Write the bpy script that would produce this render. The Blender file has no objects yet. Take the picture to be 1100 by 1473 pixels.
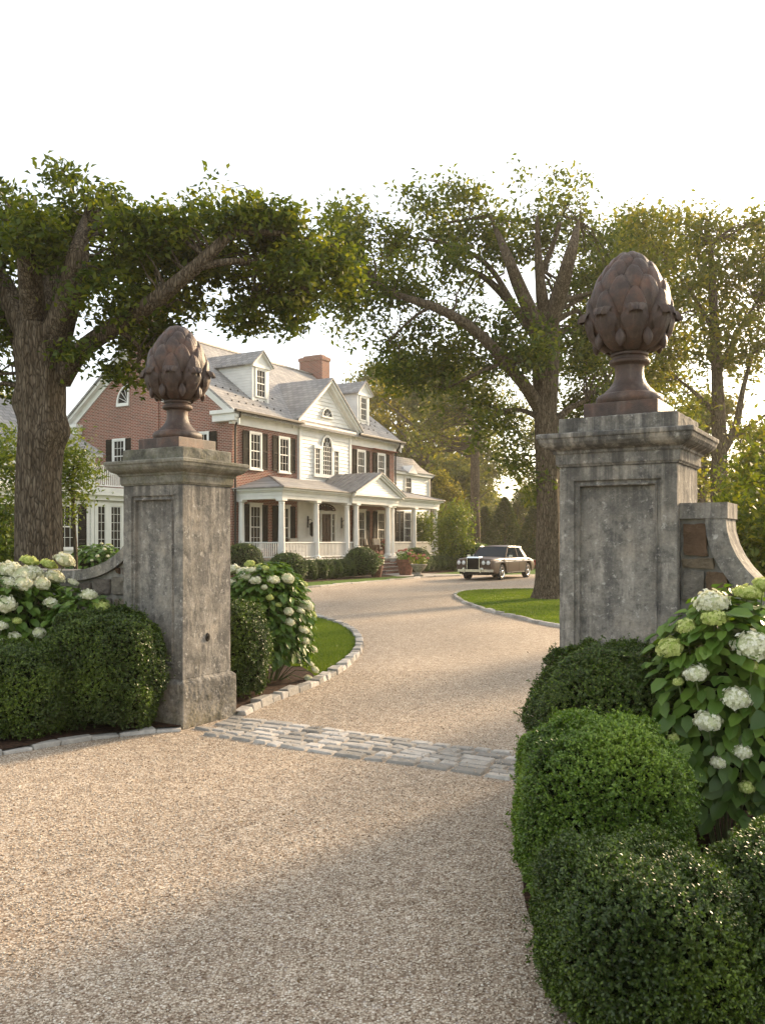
import bpy, bmesh, math, random
import numpy as np
from mathutils import Vector, Matrix, noise
R = math.radians
rng = np.random.RandomState(7)
random.seed(7)
sc = bpy.context.scene
col = sc.collection

# ---------------------------------------------------------------- camera, sky, sun, exposure
CAM_H = 1.7
F, CX, HY = 1261.0, 550.0, 778.0          # focal length and principal column / horizon row, in photo pixels
cam_d = bpy.data.cameras.new("camera")
cam = bpy.data.objects.new("camera", cam_d); col.objects.link(cam)
cam.location = (0, 0, CAM_H); cam.rotation_euler = (R(90), 0, 0)
cam_d.sensor_fit = 'HORIZONTAL'; cam_d.sensor_width = 36; cam_d.lens = F / 1100 * 36
cam_d.shift_y = 41.5 / 1100; cam_d.clip_start = 0.1; cam_d.clip_end = 3000
sc.camera = cam

SUN_AZ, SUN_EL = 43.0, 19.0               # degrees right of the view direction (+Y), elevation
world = bpy.data.worlds.new("World"); sc.world = world; world.use_nodes = True
nt = world.node_tree; nt.nodes.clear()
wo = nt.nodes.new('ShaderNodeOutputWorld')
sky = nt.nodes.new('ShaderNodeTexSky'); sky.sky_type = 'NISHITA'; sky.sun_disc = False
sky.sun_elevation = R(SUN_EL); sky.sun_rotation = R(SUN_AZ); sky.dust_density = 1.5; sky.air_density = 1.0
bg1 = nt.nodes.new('ShaderNodeBackground'); bg1.inputs[1].default_value = 0.10
bg2 = nt.nodes.new('ShaderNodeBackground'); bg2.inputs[0].default_value = (1.0, 0.945, 0.82, 1); bg2.inputs[1].default_value = 0.42   # thin bright cloud veil
ad = nt.nodes.new('ShaderNodeAddShader')
nt.links.new(sky.outputs[0], bg1.inputs[0]); nt.links.new(bg1.outputs[0], ad.inputs[0]); nt.links.new(bg2.outputs[0], ad.inputs[1])
nt.links.new(ad.outputs[0], wo.inputs[0])
sun_d = bpy.data.lights.new("sun", 'SUN'); sun_d.energy = 5.0; sun_d.angle = R(8.0); sun_d.color = (1.0, 0.74, 0.46)
sun = bpy.data.objects.new("sun", sun_d); col.objects.link(sun)
sdir = Vector((math.sin(R(SUN_AZ)) * math.cos(R(SUN_EL)), math.cos(R(SUN_AZ)) * math.cos(R(SUN_EL)), math.sin(R(SUN_EL))))
sun.rotation_euler = sdir.to_track_quat('Z', 'Y').to_euler(); sun.location = sdir * 60
sc.view_settings.view_transform = 'Standard'; sc.view_settings.look = 'None'
sc.view_settings.gamma = 1; sc.view_settings.exposure = 1.05
sc.cycles.max_bounces = 6; sc.cycles.diffuse_bounces = 3; sc.cycles.glossy_bounces = 2
sc.cycles.transmission_bounces = 3; sc.cycles.volume_bounces = 0; sc.cycles.use_denoising = True

# ---------------------------------------------------------------- frames and helpers
T = Vector((0.506, 0.8625, 0)).normalized()     # along the house front / through the gate
A = Vector((T.y, -T.x, 0))                      # across the gate, towards the right
ANG = math.atan2(A.y, A.x)
OL = Vector((-1.787, 7.85, 0))                  # near corner of the left pillar
def GA(a, t, z=0): return OL + A * a + T * t + Vector((0, 0, z))
def G(px, py):
    Y = CAM_H * F / (py - HY); return Vector(((px - CX) / F * Y, Y, 0))
def W(px, py, Y): return Vector(((px - CX) / F * Y, Y, CAM_H - (py - HY) / F * Y))

def tag(o, label=None, cat=None, group=None, kind=None):
    if label: o['label'] = label
    if cat: o['category'] = cat
    if group: o['group'] = group
    if kind: o['kind'] = kind
    return o
def empty(name, loc=(0, 0, 0), rz=0, label=None, cat=None, group=None):
    o = bpy.data.objects.new(name, None); col.objects.link(o); o.empty_display_size = 0.2
    o.location = loc; o.rotation_euler = (0, 0, rz)
    return tag(o, label, cat, group)
KIDS = {}
def link(name, me, parent=None, mat=None):
    o = bpy.data.objects.new(name, me); col.objects.link(o)
    if mat is not None: me.materials.append(mat)
    if parent is not None:
        o.parent = parent; KIDS.setdefault(parent.name, []).append(o)
    return o
def copy_tree(o, parent=None, loc=None, rz=None, scale=None):
    c = o.copy(); col.objects.link(c)
    if parent is not None: c.parent = parent
    if loc is not None: c.location = loc
    if rz is not None: c.rotation_euler = (0, 0, rz)
    if scale is not None: c.scale = scale
    for ch in KIDS.get(o.name, []):
        d = copy_tree(ch, c); KIDS.setdefault(c.name, []).append(d)
    return c

class MB:
    def __init__(s): s.v = []; s.f = []; s.r = []
    def add(s, vs, fs, r=0.0):
        n = len(s.v); s.v += [tuple(p) for p in vs]; s.f += [tuple(i + n for i in f) for f in fs]; s.r += [r] * len(fs); return s
    def c8(s, c, r=0.0):
        return s.add(c, [(0, 3, 2, 1), (4, 5, 6, 7), (0, 1, 5, 4), (1, 2, 6, 5), (2, 3, 7, 6), (3, 0, 4, 7)], r)
    def box(s, x0, x1, y0, y1, z0, z1, r=0.0):
        return s.c8([(x0, y0, z0), (x1, y0, z0), (x1, y1, z0), (x0, y1, z0), (x0, y0, z1), (x1, y0, z1), (x1, y1, z1), (x0, y1, z1)], r)
    def on(s, pt, u0, u1, z0, z1, d0, d1, r=0.0):
        return s.c8([pt(u0, z0, d1), pt(u1, z0, d1), pt(u1, z0, d0), pt(u0, z0, d0), pt(u0, z1, d1), pt(u1, z1, d1), pt(u1, z1, d0), pt(u0, z1, d0)], r)
    def prism(s, poly, f0, f1, r=0.0):
        n = len(poly); vs = [f0(*p) for p in poly] + [f1(*p) for p in poly]
        return s.add(vs, [tuple(range(n))[::-1], tuple(range(n, 2 * n))] + [(i, (i + 1) % n, n + (i + 1) % n, n + i) for i in range(n)], r)
    def tube(s, pts, rad, n=8, cap=True, r=0.0, fn=None):
        pts = [Vector(p) for p in pts]; vs = []; up = None
        for i, p in enumerate(pts):
            d = (pts[min(i + 1, len(pts) - 1)] - pts[max(i - 1, 0)])
            if d.length < 1e-9: d = Vector((0, 0, 1))
            d.normalize()
            if up is None:
                up = Vector((1, 0, 0)) if abs(d.x) < 0.8 else Vector((0, 1, 0))
            e1 = (up - d * up.dot(d)); e1.normalize(); up = e1; e2 = d.cross(e1)
            rr = rad[i] if hasattr(rad, '__len__') else rad
            for k in range(n):
                th = 2 * math.pi * k / n; q = e1 * math.cos(th) + e2 * math.sin(th)
                vs.append(p + q * (rr * (fn(p, th, q) if fn else 1)))
        m = len(pts)
        fs = [(i * n + k, i * n + (k + 1) % n, (i + 1) * n + (k + 1) % n, (i + 1) * n + k) for i in range(m - 1) for k in range(n)]
        if cap: fs += [tuple(range(n))[::-1], tuple((m - 1) * n + k for k in range(n))]
        return s.add(vs, fs, r)
    def lathe(s, prof, n=24, c=(0, 0, 0), r=0.0):
        vs = []; c = Vector(c)
        for (rr, z) in prof:
            for k in range(n):
                th = 2 * math.pi * k / n; vs.append((c.x + rr * math.cos(th), c.y + rr * math.sin(th), c.z + z))
        m = len(prof)
        fs = [(i * n + k, i * n + (k + 1) % n, (i + 1) * n + (k + 1) % n, (i + 1) * n + k) for i in range(m - 1) for k in range(n)]
        fs += [tuple(range(n))[::-1], tuple((m - 1) * n + k for k in range(n))]
        return s.add(vs, fs, r)
    def grid(s, P, nu, nv, r=0.0):
        return s.add([P(i, j) for j in range(nv) for i in range(nu)],
                     [(j * nu + i, j * nu + i + 1, (j + 1) * nu + i + 1, (j + 1) * nu + i) for j in range(nv - 1) for i in range(nu - 1)], r)
    def build(s, name, mat, parent=None, smooth=None, bevel=0, fix=True, attr=False):
        me = bpy.data.meshes.new(name); me.from_pydata(s.v, [], s.f)
        if attr:
            a = me.attributes.new('rnd', 'FLOAT', 'FACE'); a.data.foreach_set('value', s.r)
        if fix:
            bm = bmesh.new(); bm.from_mesh(me); bmesh.ops.recalc_face_normals(bm, faces=bm.faces); bm.to_mesh(me); bm.free()
        me.update()
        if smooth is not None:
            me.polygons.foreach_set('use_smooth', [True] * len(me.polygons))
            if smooth < 180: me.set_sharp_from_angle(angle=R(smooth))
        o = link(name, me, parent, mat)
        if bevel:
            b = o.modifiers.new('bevel', 'BEVEL'); b.width = bevel; b.segments = 2; b.limit_method = 'ANGLE'; b.angle_limit = R(40)
        return o

def np_mesh(name, V, Fq, mat, parent=None, rnd=None, smooth=False):
    """V (n,3) floats, Fq (m,k) ints"""
    me = bpy.data.meshes.new(name); n, m, k = len(V), len(Fq), Fq.shape[1]
    me.vertices.add(n); me.vertices.foreach_set('co', np.asarray(V, np.float32).ravel())
    me.loops.add(m * k); me.loops.foreach_set('vertex_index', np.asarray(Fq, np.int32).ravel())
    me.polygons.add(m); me.polygons.foreach_set('loop_start', np.arange(0, m * k, k, dtype=np.int32))
    if rnd is not None:
        a = me.attributes.new('rnd', 'FLOAT', 'FACE'); a.data.foreach_set('value', np.asarray(rnd, np.float32))
    if smooth: me.polygons.foreach_set('use_smooth', np.ones(m, bool))
    me.update(calc_edges=True); me.validate()
    return link(name, me, parent, mat)

def catmull(pts, n=8, closed=False):
    P = [np.array(p, float) for p in pts]; out = []
    m = len(P); rngs = range(m if closed else m - 1)
    for i in rngs:
        g = (lambda j: P[j % m]) if closed else (lambda j: P[min(max(j, 0), m - 1)])
        p0, p1, p2, p3 = g(i - 1), g(i), g(i + 1), g(i + 2)
        for k in range(n):
            t = k / n
            out.append(0.5 * ((2 * p1) + (-p0 + p2) * t + (2 * p0 - 5 * p1 + 4 * p2 - p3) * t * t + (-p0 + 3 * p1 - 3 * p2 + p3) * t ** 3))
    if not closed: out.append(P[-1])
    return out

# ---------------------------------------------------------------- materials
class NT:
    def __init__(s, name):
        s.m = bpy.data.materials.new(name); s.m.use_nodes = True; s.t = s.m.node_tree; s.t.nodes.clear()
        s.out = s.t.nodes.new('ShaderNodeOutputMaterial')
    def n(s, typ, ins=None, **kw):
        nd = s.t.nodes.new(typ)
        for k, v in kw.items(): setattr(nd, k, v)
        for k, v in (ins or {}).items():
            if isinstance(v, bpy.types.NodeSocket): s.t.links.new(v, nd.inputs[k])
            else: nd.inputs[k].default_value = v
        return nd
    def obj(s, scale=(1, 1, 1), rot=(0, 0, 0)):
        tc = s.n('ShaderNodeTexCoord'); return s.n('ShaderNodeMapping', {0: tc.outputs['Object'], 'Scale': scale, 'Rotation': rot}).outputs[0]
    def noise(s, vec, scale, detail=4, rough=.55, w=0):
        return s.n('ShaderNodeTexNoise', {'Vector': vec, 'Scale': scale, 'Detail': detail, 'Roughness': rough}).outputs[0]
    def ramp(s, fac, stops, interp='LINEAR'):
        nd = s.n('ShaderNodeValToRGB', {0: fac}); e = nd.color_ramp.elements; nd.color_ramp.interpolation = interp
        while len(e) < len(stops): e.new(0.5)
        for el, (p, c) in zip(e, stops):
            el.position = p; el.color = (c, c, c, 1) if not hasattr(c, '__len__') else (*c[:3], 1)
        return nd.outputs[0]
    def mix(s, fac, a, b, blend='MIX'):
        nd = s.n('ShaderNodeMix', data_type='RGBA', blend_type=blend)
        for k, v in ((0, fac), (6, a), (7, b)):
            if isinstance(v, bpy.types.NodeSocket): s.t.links.new(v, nd.inputs[k])
            else: nd.inputs[k].default_value = v if k == 0 else (*v[:3], 1)
        return nd.outputs[2]
    def math(s, op, a, b=0.5):
        return s.n('ShaderNodeMath', {0: a, 1: b}, operation=op).outputs[0]
    def bump(s, h, strength=.5, dist=.01, normal=None):
        d = {'Height': h, 'Strength': strength, 'Distance': dist}
        if normal is not None: d['Normal'] = normal
        return s.n('ShaderNodeBump', d).outputs[0]
    def pbr(s, colr, rough=.8, metal=0, normal=None, trans=0, tcol=None, spec=.4):
        d = {'Base Color': colr if isinstance(colr, bpy.types.NodeSocket) else (*colr[:3], 1), 'Roughness': rough, 'Metallic': metal, 'Specular IOR Level': spec}
        if normal is not None: d['Normal'] = normal
        p = s.n('ShaderNodeBsdfPrincipled', d); res = p.outputs[0]
        if trans:
            tl = s.n('ShaderNodeBsdfTranslucent', {0: tcol if tcol is not None else d['Base Color']})
            res = s.n('ShaderNodeMixShader', {0: trans, 1: res, 2: tl.outputs[0]}).outputs[0]
        s.t.links.new(res, s.out.inputs[0]); return s.m
M = {}
def plain(name, c, rough=.6, metal=0, var=.12, scale=6, bump=0, spec=.4):
    t = NT(name); v = t.obj(); nz = t.noise(v, scale, 5)
    c2 = tuple(x * (1 - var * 2) for x in c); c3 = tuple(min(1, x * (1 + var)) for x in c)
    colr = t.ramp(nz, [(.3, c2), (.7, c3)])
    M[name] = t.pbr(colr, rough, metal, t.bump(t.noise(v, scale * 6), .3, bump) if bump else None, spec=spec); return M[name]
plain('white_paint', (.78, .76, .71), .5, var=.05, scale=2)
plain('shutter_paint', (.022, .020, .016), .75, var=.2, scale=9, spec=.1)
plain('dark_metal', (.03, .026, .022), .4, .6)
plain('door_wood', (.09, .045, .025), .5, var=.3, scale=5)
plain('chrome', (.60, .59, .57), .16, 1.0, var=.02)
plain('tyre', (.02, .02, .02), .8, var=.1)
plain('terracotta', (.22, .10, .065), .85, var=.3, scale=8)
plain('urn_stone', (.36, .31, .26), .9, var=.25, scale=10)
plain('cushion', (.62, .55, .45), .9, var=.1)
plain('red_leather', (.05, .02, .016), .5)
plain('wicker', (.16, .10, .06), .8, var=.3, scale=20)
plain('lamp_white', (.8, .8, .78), .15, .3, var=.02)
plain('tail_red', (.25, .01, .01), .2)
plain('twig', (.045, .032, .022), .9, var=.3, scale=10)
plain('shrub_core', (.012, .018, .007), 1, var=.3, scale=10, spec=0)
plain('green_stem', (.10, .13, .045), .7, var=.2)
plain('dark_lens', (.02, .02, .022), .15)
def glass():
    t = NT('window_glass'); v = t.obj(); nz = t.noise(v, .9, 2)
    M['glass'] = t.pbr(t.ramp(nz, [(.35, (.006, .0065, .007)), (.75, (.022, .021, .018))]), .10, 0, t.bump(t.noise(v, 1.2, 1), .25, .05), spec=.05)
glass()
def carglass():
    t = NT('car_glass'); M['car_glass'] = t.pbr((.02, .03, .04), .06, 0, spec=.12)
carglass()
def carpaint():
    t = NT('car_paint'); v = t.obj(); nz = t.noise(v, 400, 1)
    p = t.n('ShaderNodeBsdfPrincipled', {'Base Color': t.ramp(nz, [(.3, (.068, .041, .028)), (.7, (.10, .064, .045))]), 'Roughness': .35, 'Metallic': 0.0, 'Specular IOR Level': .2, 'Coat Weight': .06, 'Coat Roughness': .12})
    t.t.links.new(p.outputs[0], t.out.inputs[0]); M['car_paint'] = t.m
carpaint()
def bricks():
    t = NT('red_brick'); tc = t.n('ShaderNodeTexCoord'); sp = t.n('ShaderNodeSeparateXYZ', {0: tc.outputs['Object']})
    xy = t.math('ADD', sp.outputs[0], sp.outputs[1]); cb = t.n('ShaderNodeCombineXYZ', {0: xy, 1: sp.outputs[2]})
    b = t.n('ShaderNodeTexBrick', {'Vector': cb.outputs[0], 'Color1': (.23, .060, .036, 1), 'Color2': (.11, .036, .024, 1), 'Mortar': (.40, .33, .27, 1),
        'Scale': 1.0, 'Mortar Size': .013, 'Mortar Smooth': .3, 'Bias': -.2, 'Brick Width': .23, 'Row Height': .078})
    nz = t.noise(tc.outputs['Object'], .7, 5); c = t.mix(.5, b.outputs[0], t.ramp(nz, [(.3, (.75, .75, .75)), (.7, (1.3, 1.2, 1.15))]), 'MULTIPLY')
    M['brick'] = t.pbr(c, .9, 0, t.bump(b.outputs[1], -.5, .01))
bricks()
def slate(name, c1, c2, c3, mode):
    t = NT(name); tc = t.n('ShaderNodeTexCoord'); sp = t.n('ShaderNodeSeparateXYZ', {0: tc.outputs['Object']})
    u = sp.outputs[0] if mode == 'x' else sp.outputs[1]
    cb = t.n('ShaderNodeCombineXYZ', {0: u, 1: t.math('MULTIPLY', sp.outputs[2], 1.6)})
    b = t.n('ShaderNodeTexBrick', {'Vector': cb.outputs[0], 'Color1': (*c1, 1), 'Color2': (*c2, 1), 'Mortar': (*c3, 1),
        'Scale': 1.0, 'Mortar Size': .014, 'Mortar Smooth': .2, 'Bias': 0, 'Brick Width': .34, 'Row Height': .26})
    nz = t.noise(tc.outputs['Object'], .9, 5); c = t.mix(.6, b.outputs[0], t.ramp(nz, [(.3, (.7, .7, .72)), (.7, (1.25, 1.2, 1.12))]), 'MULTIPLY')
    M[name] = t.pbr(c, .75, 0, t.bump(b.outputs[1], -.6, .02))
slate('slate_x', (.36, .345, .33), (.24, .235, .235), (.12, .115, .11), 'x')
slate('slate_y', (.34, .33, .32), (.23, .225, .225), (.12, .115, .11), 'y')
slate('slate_dark', (.10, .10, .105), (.07, .07, .075), (.03, .03, .03), 'x')
plain('seam_metal', (.27, .25, .235), .45, .3, var=.2, scale=3)
def stone():
    t = NT('weathered_limestone'); v = t.obj(); vz = t.obj((5, 5, .8)); vz2 = t.obj((12, 12, 2.2))
    a = t.noise(v, 3, 6, .65); st = t.noise(vz, 1.0, 6, .6); st2 = t.noise(vz2, 1, 4, .6); fine = t.noise(v, 45, 5, .7); sp = t.noise(v, 17, 6, .75)
    c = t.ramp(a, [(.30, (.075, .072, .066)), (.50, (.185, .172, .150)), (.70, (.37, .325, .265))])
    c = t.mix(t.math('MULTIPLY', t.ramp(st, [(.36, 1.0), (.56, 0.0)]), .8), c, (.085, .083, .082))
    c = t.mix(t.math('MULTIPLY', t.ramp(t.noise(v, 5.5, 7, .8), [(.48, 0.0), (.60, 1.0)]), .5), c, (.36, .33, .285))
    c = t.mix(t.math('MULTIPLY', t.ramp(t.noise(v, 26, 5, .8), [(.60, 0.0), (.66, 1.0)]), .7), c, (.46, .44, .40))
    c = t.mix(t.math('MULTIPLY', t.ramp(t.noise(v, 11, 6, .75), [(.36, 1.0), (.46, 0.0)]), .55), c, (.075, .072, .066))
    c = t.mix(t.math('MULTIPLY', t.ramp(st2, [(.56, 0.0), (.68, .8)]), .8), c, (.40, .365, .315))
    c = t.mix(t.math('MULTIPLY', t.ramp(sp, [(.58, 0.0), (.65, 1.0)]), .7), c, (.50, .475, .43))
    c = t.mix(t.ramp(t.noise(t.obj((1, 1, .7)), 2.3, 5), [(.60, 0.0), (.76, .5)]), c, (.13, .10, .045))
    tc = t.n('ShaderNodeTexCoord'); zz = t.n('ShaderNodeSeparateXYZ', {0: tc.outputs['Object']}).outputs[2]
    up = t.n('ShaderNodeMapRange', {0: zz, 1: 1.55, 2: 2.25, 3: 0.0, 4: 1.0}).outputs[0]; lo = t.n('ShaderNodeMapRange', {0: zz, 1: .42, 2: .0, 3: 0.0, 4: 1.0}).outputs[0]
    dr = t.ramp(t.noise(t.obj((13, 13, .35)), 1.0, 4, .6), [(.44, 0.0), (.58, 1.0)])
    c = t.mix(t.math('MULTIPLY', t.math('MULTIPLY', up, dr), .75), c, (.055, .053, .050))
    c = t.mix(t.math('MULTIPLY', t.math('MULTIPLY', lo, t.ramp(t.noise(v, 7, 5, .7), [(.40, 0.0), (.62, 1.0)])), .7), c, (.15, .125, .06))
    c = t.mix(.55, c, t.ramp(fine, [(.3, (.62, .62, .62)), (.7, (1.3, 1.3, 1.3))]), 'MULTIPLY')
    h = t.math('ADD', t.math('MULTIPLY', fine, .5), t.noise(v, 14, 5, .7))
    M['stone'] = t.pbr(c, .92, 0, t.bump(h, .55, .012), spec=.25)
    # mossy top stone
    t = NT('mossy_limestone'); v = t.obj()
    a = t.noise(v, 5, 6, .65); fine = t.noise(v, 40, 5, .7)
    c = t.ramp(a, [(.3, (.080, .077, .064)), (.5, (.17, .160, .130)), (.7, (.30, .28, .235))])
    c = t.mix(t.ramp(t.noise(v, 9, 6, .7), [(.50, 0.0), (.64, .5)]), c, (.12, .118, .06))
    c = t.mix(.5, c, t.ramp(fine, [(.3, (.7, .7, .7)), (.7, (1.3, 1.3, 1.3))]), 'MULTIPLY')
    M['moss_stone'] = t.pbr(c, .95, 0, t.bump(fine, .6, .01), spec=.2)
stone()
def rust():
    t = NT('rusted_iron'); v = t.obj(); a = t.noise(v, 6, 6, .65); f = t.noise(v, 60, 4, .7)
    c = t.ramp(a, [(.3, (.028, .020, .018)), (.5, (.066, .042, .034)), (.67, (.130, .066, .042))])
    c = t.mix(t.ramp(t.noise(t.obj((9, 9, 2)), 1.5, 5), [(.54, 0.0), (.68, .45)]), c, (.15, .115, .095))
    c = t.mix(.4, c, t.ramp(f, [(.3, (.7, .7, .7)), (.7, (1.3, 1.3, 1.3))]), 'MULTIPLY')
    M['rust'] = t.pbr(c, .50, 0, t.bump(t.math('ADD', f, t.noise(v, 130, 3, .7)), .55, .006), spec=.38)
rust()
def rubble():
    t = NT('rubble_stone'); v = t.obj(); at = t.n('ShaderNodeAttribute', attribute_name='rnd').outputs['Fac']
    c = t.ramp(at, [(0, (.15, .088, .055)), (.3, (.22, .165, .105)), (.55, (.28, .26, .22)), (.8, (.13, .10, .08)), (1, (.33, .30, .26))])
    c = t.mix(.7, c, t.ramp(t.noise(v, 14, 6, .7), [(.3, (.5, .5, .5)), (.7, (1.4, 1.4, 1.4))]), 'MULTIPLY')
    M['rubble'] = t.pbr(c, .95, 0, t.bump(t.noise(v, 16, 7, .8), 1.0, .05), spec=.2)
    plain('mortar', (.27, .255, .225), .95, var=.2, scale=15, bump=.01)
rubble()
def gravel():
    t = NT('pea_gravel'); v = t.obj()
    vo = t.n('ShaderNodeTexVoronoi', {'Vector': v, 'Scale': 92.0, 'Randomness': 1.0}); vo2 = t.n('ShaderNodeTexVoronoi', {'Vector': v, 'Scale': 24.0})
    sp = t.n('ShaderNodeSeparateXYZ', {0: vo.outputs['Color']})
    c = t.ramp(sp.outputs[0], [(0, (.15, .095, .06)), (.2, (.33, .255, .19)), (.5, (.485, .41, .32)), (.75, (.58, .505, .405)), (.95, (.70, .64, .55)), (1, (.28, .24, .22))])
    c = t.mix(t.ramp(vo.outputs['Distance'], [(.42, 0.0), (.64, .75)]), c, (.20, .148, .10))
    big = t.noise(t.obj((1, .35, 1), (0, 0, R(-20))), .8, 4); c = t.mix(.5, c, t.ramp(big, [(.32, (.74, .72, .70)), (.68, (1.12, 1.1, 1.08))]), 'MULTIPLY')
    md = t.noise(v, 7, 4, .7); c = t.mix(.5, c, t.ramp(md, [(.32, (.66, .62, .6)), (.62, (1.15, 1.15, 1.15))]), 'MULTIPLY')
    c = t.mix(.45, c, t.ramp(t.n('ShaderNodeSeparateXYZ', {0: vo2.outputs['Color']}).outputs[1], [(.0, (.7, .68, .66)), (1, (1.2, 1.2, 1.2))]), 'MULTIPLY')
    M['gravel'] = t.pbr(c, .9, 0, t.bump(vo.outputs['Distance'], -1.0, .012, t.bump(md, .5, .03)), spec=.25)
    t = NT('gravel_pebble'); at = t.n('ShaderNodeAttribute', attribute_name='rnd').outputs['Fac']
    c = t.ramp(at, [(0, (.18, .12, .075)), (.2, (.37, .285, .205)), (.5, (.54, .445, .34)), (.85, (.63, .535, .42)), (1, (.74, .68, .58))])
    M['pebble'] = t.pbr(c, .8, spec=.3)
gravel()
def ground_mats():
    t = NT('lawn_turf'); v = t.obj(); vs = t.obj((1, .4, 1))
    c = t.ramp(t.noise(v, 60, 4, .8), [(.3, (.045, .085, .012)), (.7, (.12, .20, .03))])
    c = t.mix(.6, c, t.ramp(t.noise(v, 1.1, 4), [(.3, (.75, .8, .7)), (.7, (1.25, 1.2, 1.1))]), 'MULTIPLY')
    M['turf'] = t.pbr(c, .9, 0, t.bump(t.noise(v, 120, 3, .8), .9, .03), spec=.15)
    t = NT('bark_mulch'); v = t.obj((1, 2.2, 1))
    vo = t.n('ShaderNodeTexVoronoi', {'Vector': v, 'Scale': 38.0}); c = t.ramp(t.n('ShaderNodeSeparateXYZ', {0: vo.outputs['Color']}).outputs[0], [(0, (.014, .008, .005)), (.6, (.05, .026, .016)), (1, (.10, .055, .035))])
    M['mulch'] = t.pbr(c, .95, 0, t.bump(vo.outputs['Distance'], -1, .03), spec=.15)
    t = NT('kerb_granite'); v = t.obj(); at = t.n('ShaderNodeAttribute', attribute_name='rnd').outputs['Fac']
    c = t.ramp(at, [(0, (.25, .235, .21)), (.5, (.38, .355, .32)), (1, (.52, .49, .45))])
    c = t.mix(.7, c, t.ramp(t.noise(v, 18, 6, .75), [(.3, (.55, .55, .55)), (.7, (1.3, 1.3, 1.3))]), 'MULTIPLY')
    M['granite'] = t.pbr(c, .9, 0, t.bump(t.noise(v, 30, 5, .7), .7, .012), spec=.25)
    t = NT('flagstone'); v = t.obj((.7, 1.2, 1)); vo = t.n('ShaderNodeTexVoronoi', {'Vector': v, 'Scale': 1.6}, feature='DISTANCE_TO_EDGE')
    c = t.mix(t.ramp(vo.outputs[0], [(.0, 1.0), (.05, 0.0)]), (.34, .32, .29), (.12, .10, .08)); M['flagstone'] = t.pbr(c, .9)
    t = NT('tree_bark'); vz = t.obj((1, 1, .22)); v = t.obj()
    a = t.noise(vz, 16, 6, .7); vo = t.n('ShaderNodeTexVoronoi', {'Vector': vz, 'Scale': 22.0}, feature='DISTANCE_TO_EDGE')
    c = t.ramp(a, [(.3, (.05, .037, .025)), (.5, (.13, .098, .066)), (.72, (.26, .21, .15))])
    c = t.mix(t.ramp(vo.outputs[0], [(0, .75), (.14, 0.0)]), c, (.022, .016, .011))
    h = t.math('ADD', a, t.ramp(vo.outputs[0], [(0, 0.0), (.2, .8)]))
    M['bark'] = t.pbr(c, .95, 0, t.bump(h, .9, .03), spec=.2)
ground_mats()
def leafmat(name, dark, mid, light, trans=.35, rough=.45, tmul=(1.6, 1.5, .6), spec=.35, objvar=0):
    t = NT(name); at = t.n('ShaderNodeAttribute', attribute_name='rnd').outputs['Fac']
    c = t.ramp(at, [(0, dark), (.5, mid), (1, light)])
    if objvar:
        oi = t.n('ShaderNodeObjectInfo').outputs['Random']
        c = t.mix(objvar, c, t.ramp(oi, [(0, (.65, .8, .8)), (.5, (1, 1, 1)), (1, (1.28, 1.08, .7))]), 'MULTIPLY')
    tc = t.mix(1.0, c, tmul, 'MULTIPLY')
    M[name] = t.pbr(c, rough, 0, None, trans, tc, spec)
leafmat('oak_leaf', (.020, .042, .005), (.075, .115, .013), (.19, .21, .025), .50, .5, (1.9, 1.6, .5))
leafmat('oak_leaf_b', (.04, .07, .010), (.10, .14, .018), (.24, .24, .03), .5, .5, (2.0, 1.55, .45))
leafmat('far_leaf', (.045, .075, .014), (.10, .135, .024), (.22, .235, .045), .5, .6, (1.9, 1.4, .5), objvar=.8)
leafmat('pale_leaf', (.05, .09, .010), (.12, .17, .020), (.26, .28, .04), .35, .45)
leafmat('box_leaf', (.008, .022, .003), (.052, .088, .009), (.17, .24, .025), .2, .44, (1.3, 1.5, .6), .5)
leafmat('box_leaf_b', (.018, .045, .004), (.11, .19, .018), (.27, .36, .040), .22, .45, (1.3, 1.5, .6), .5)
leafmat('hyd_leaf', (.035, .08, .010), (.075, .145, .018), (.18, .27, .04), .25, .42, (1.4, 1.5, .5), .4)
leafmat('conifer_leaf', (.02, .04, .010), (.045, .07, .016), (.10, .12, .025), .25, .6)
leafmat('grass_leaf', (.06, .11, .010), (.125, .19, .020), (.24, .29, .040), .3, .5)
leafmat('petal_white', (.56, .58, .34), (.76, .75, .55), (.84, .83, .72), .25, .6, (1, 1, .9), .2)
leafmat('petal_lime', (.34, .42, .09), (.52, .58, .18), (.68, .70, .32), .25, .6, (1, 1, .8), .2)
leafmat('petal_pink', (.35, .06, .05), (.55, .18, .15), (.65, .45, .38), .2, .6, (1, 1, .9), .2)
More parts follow.
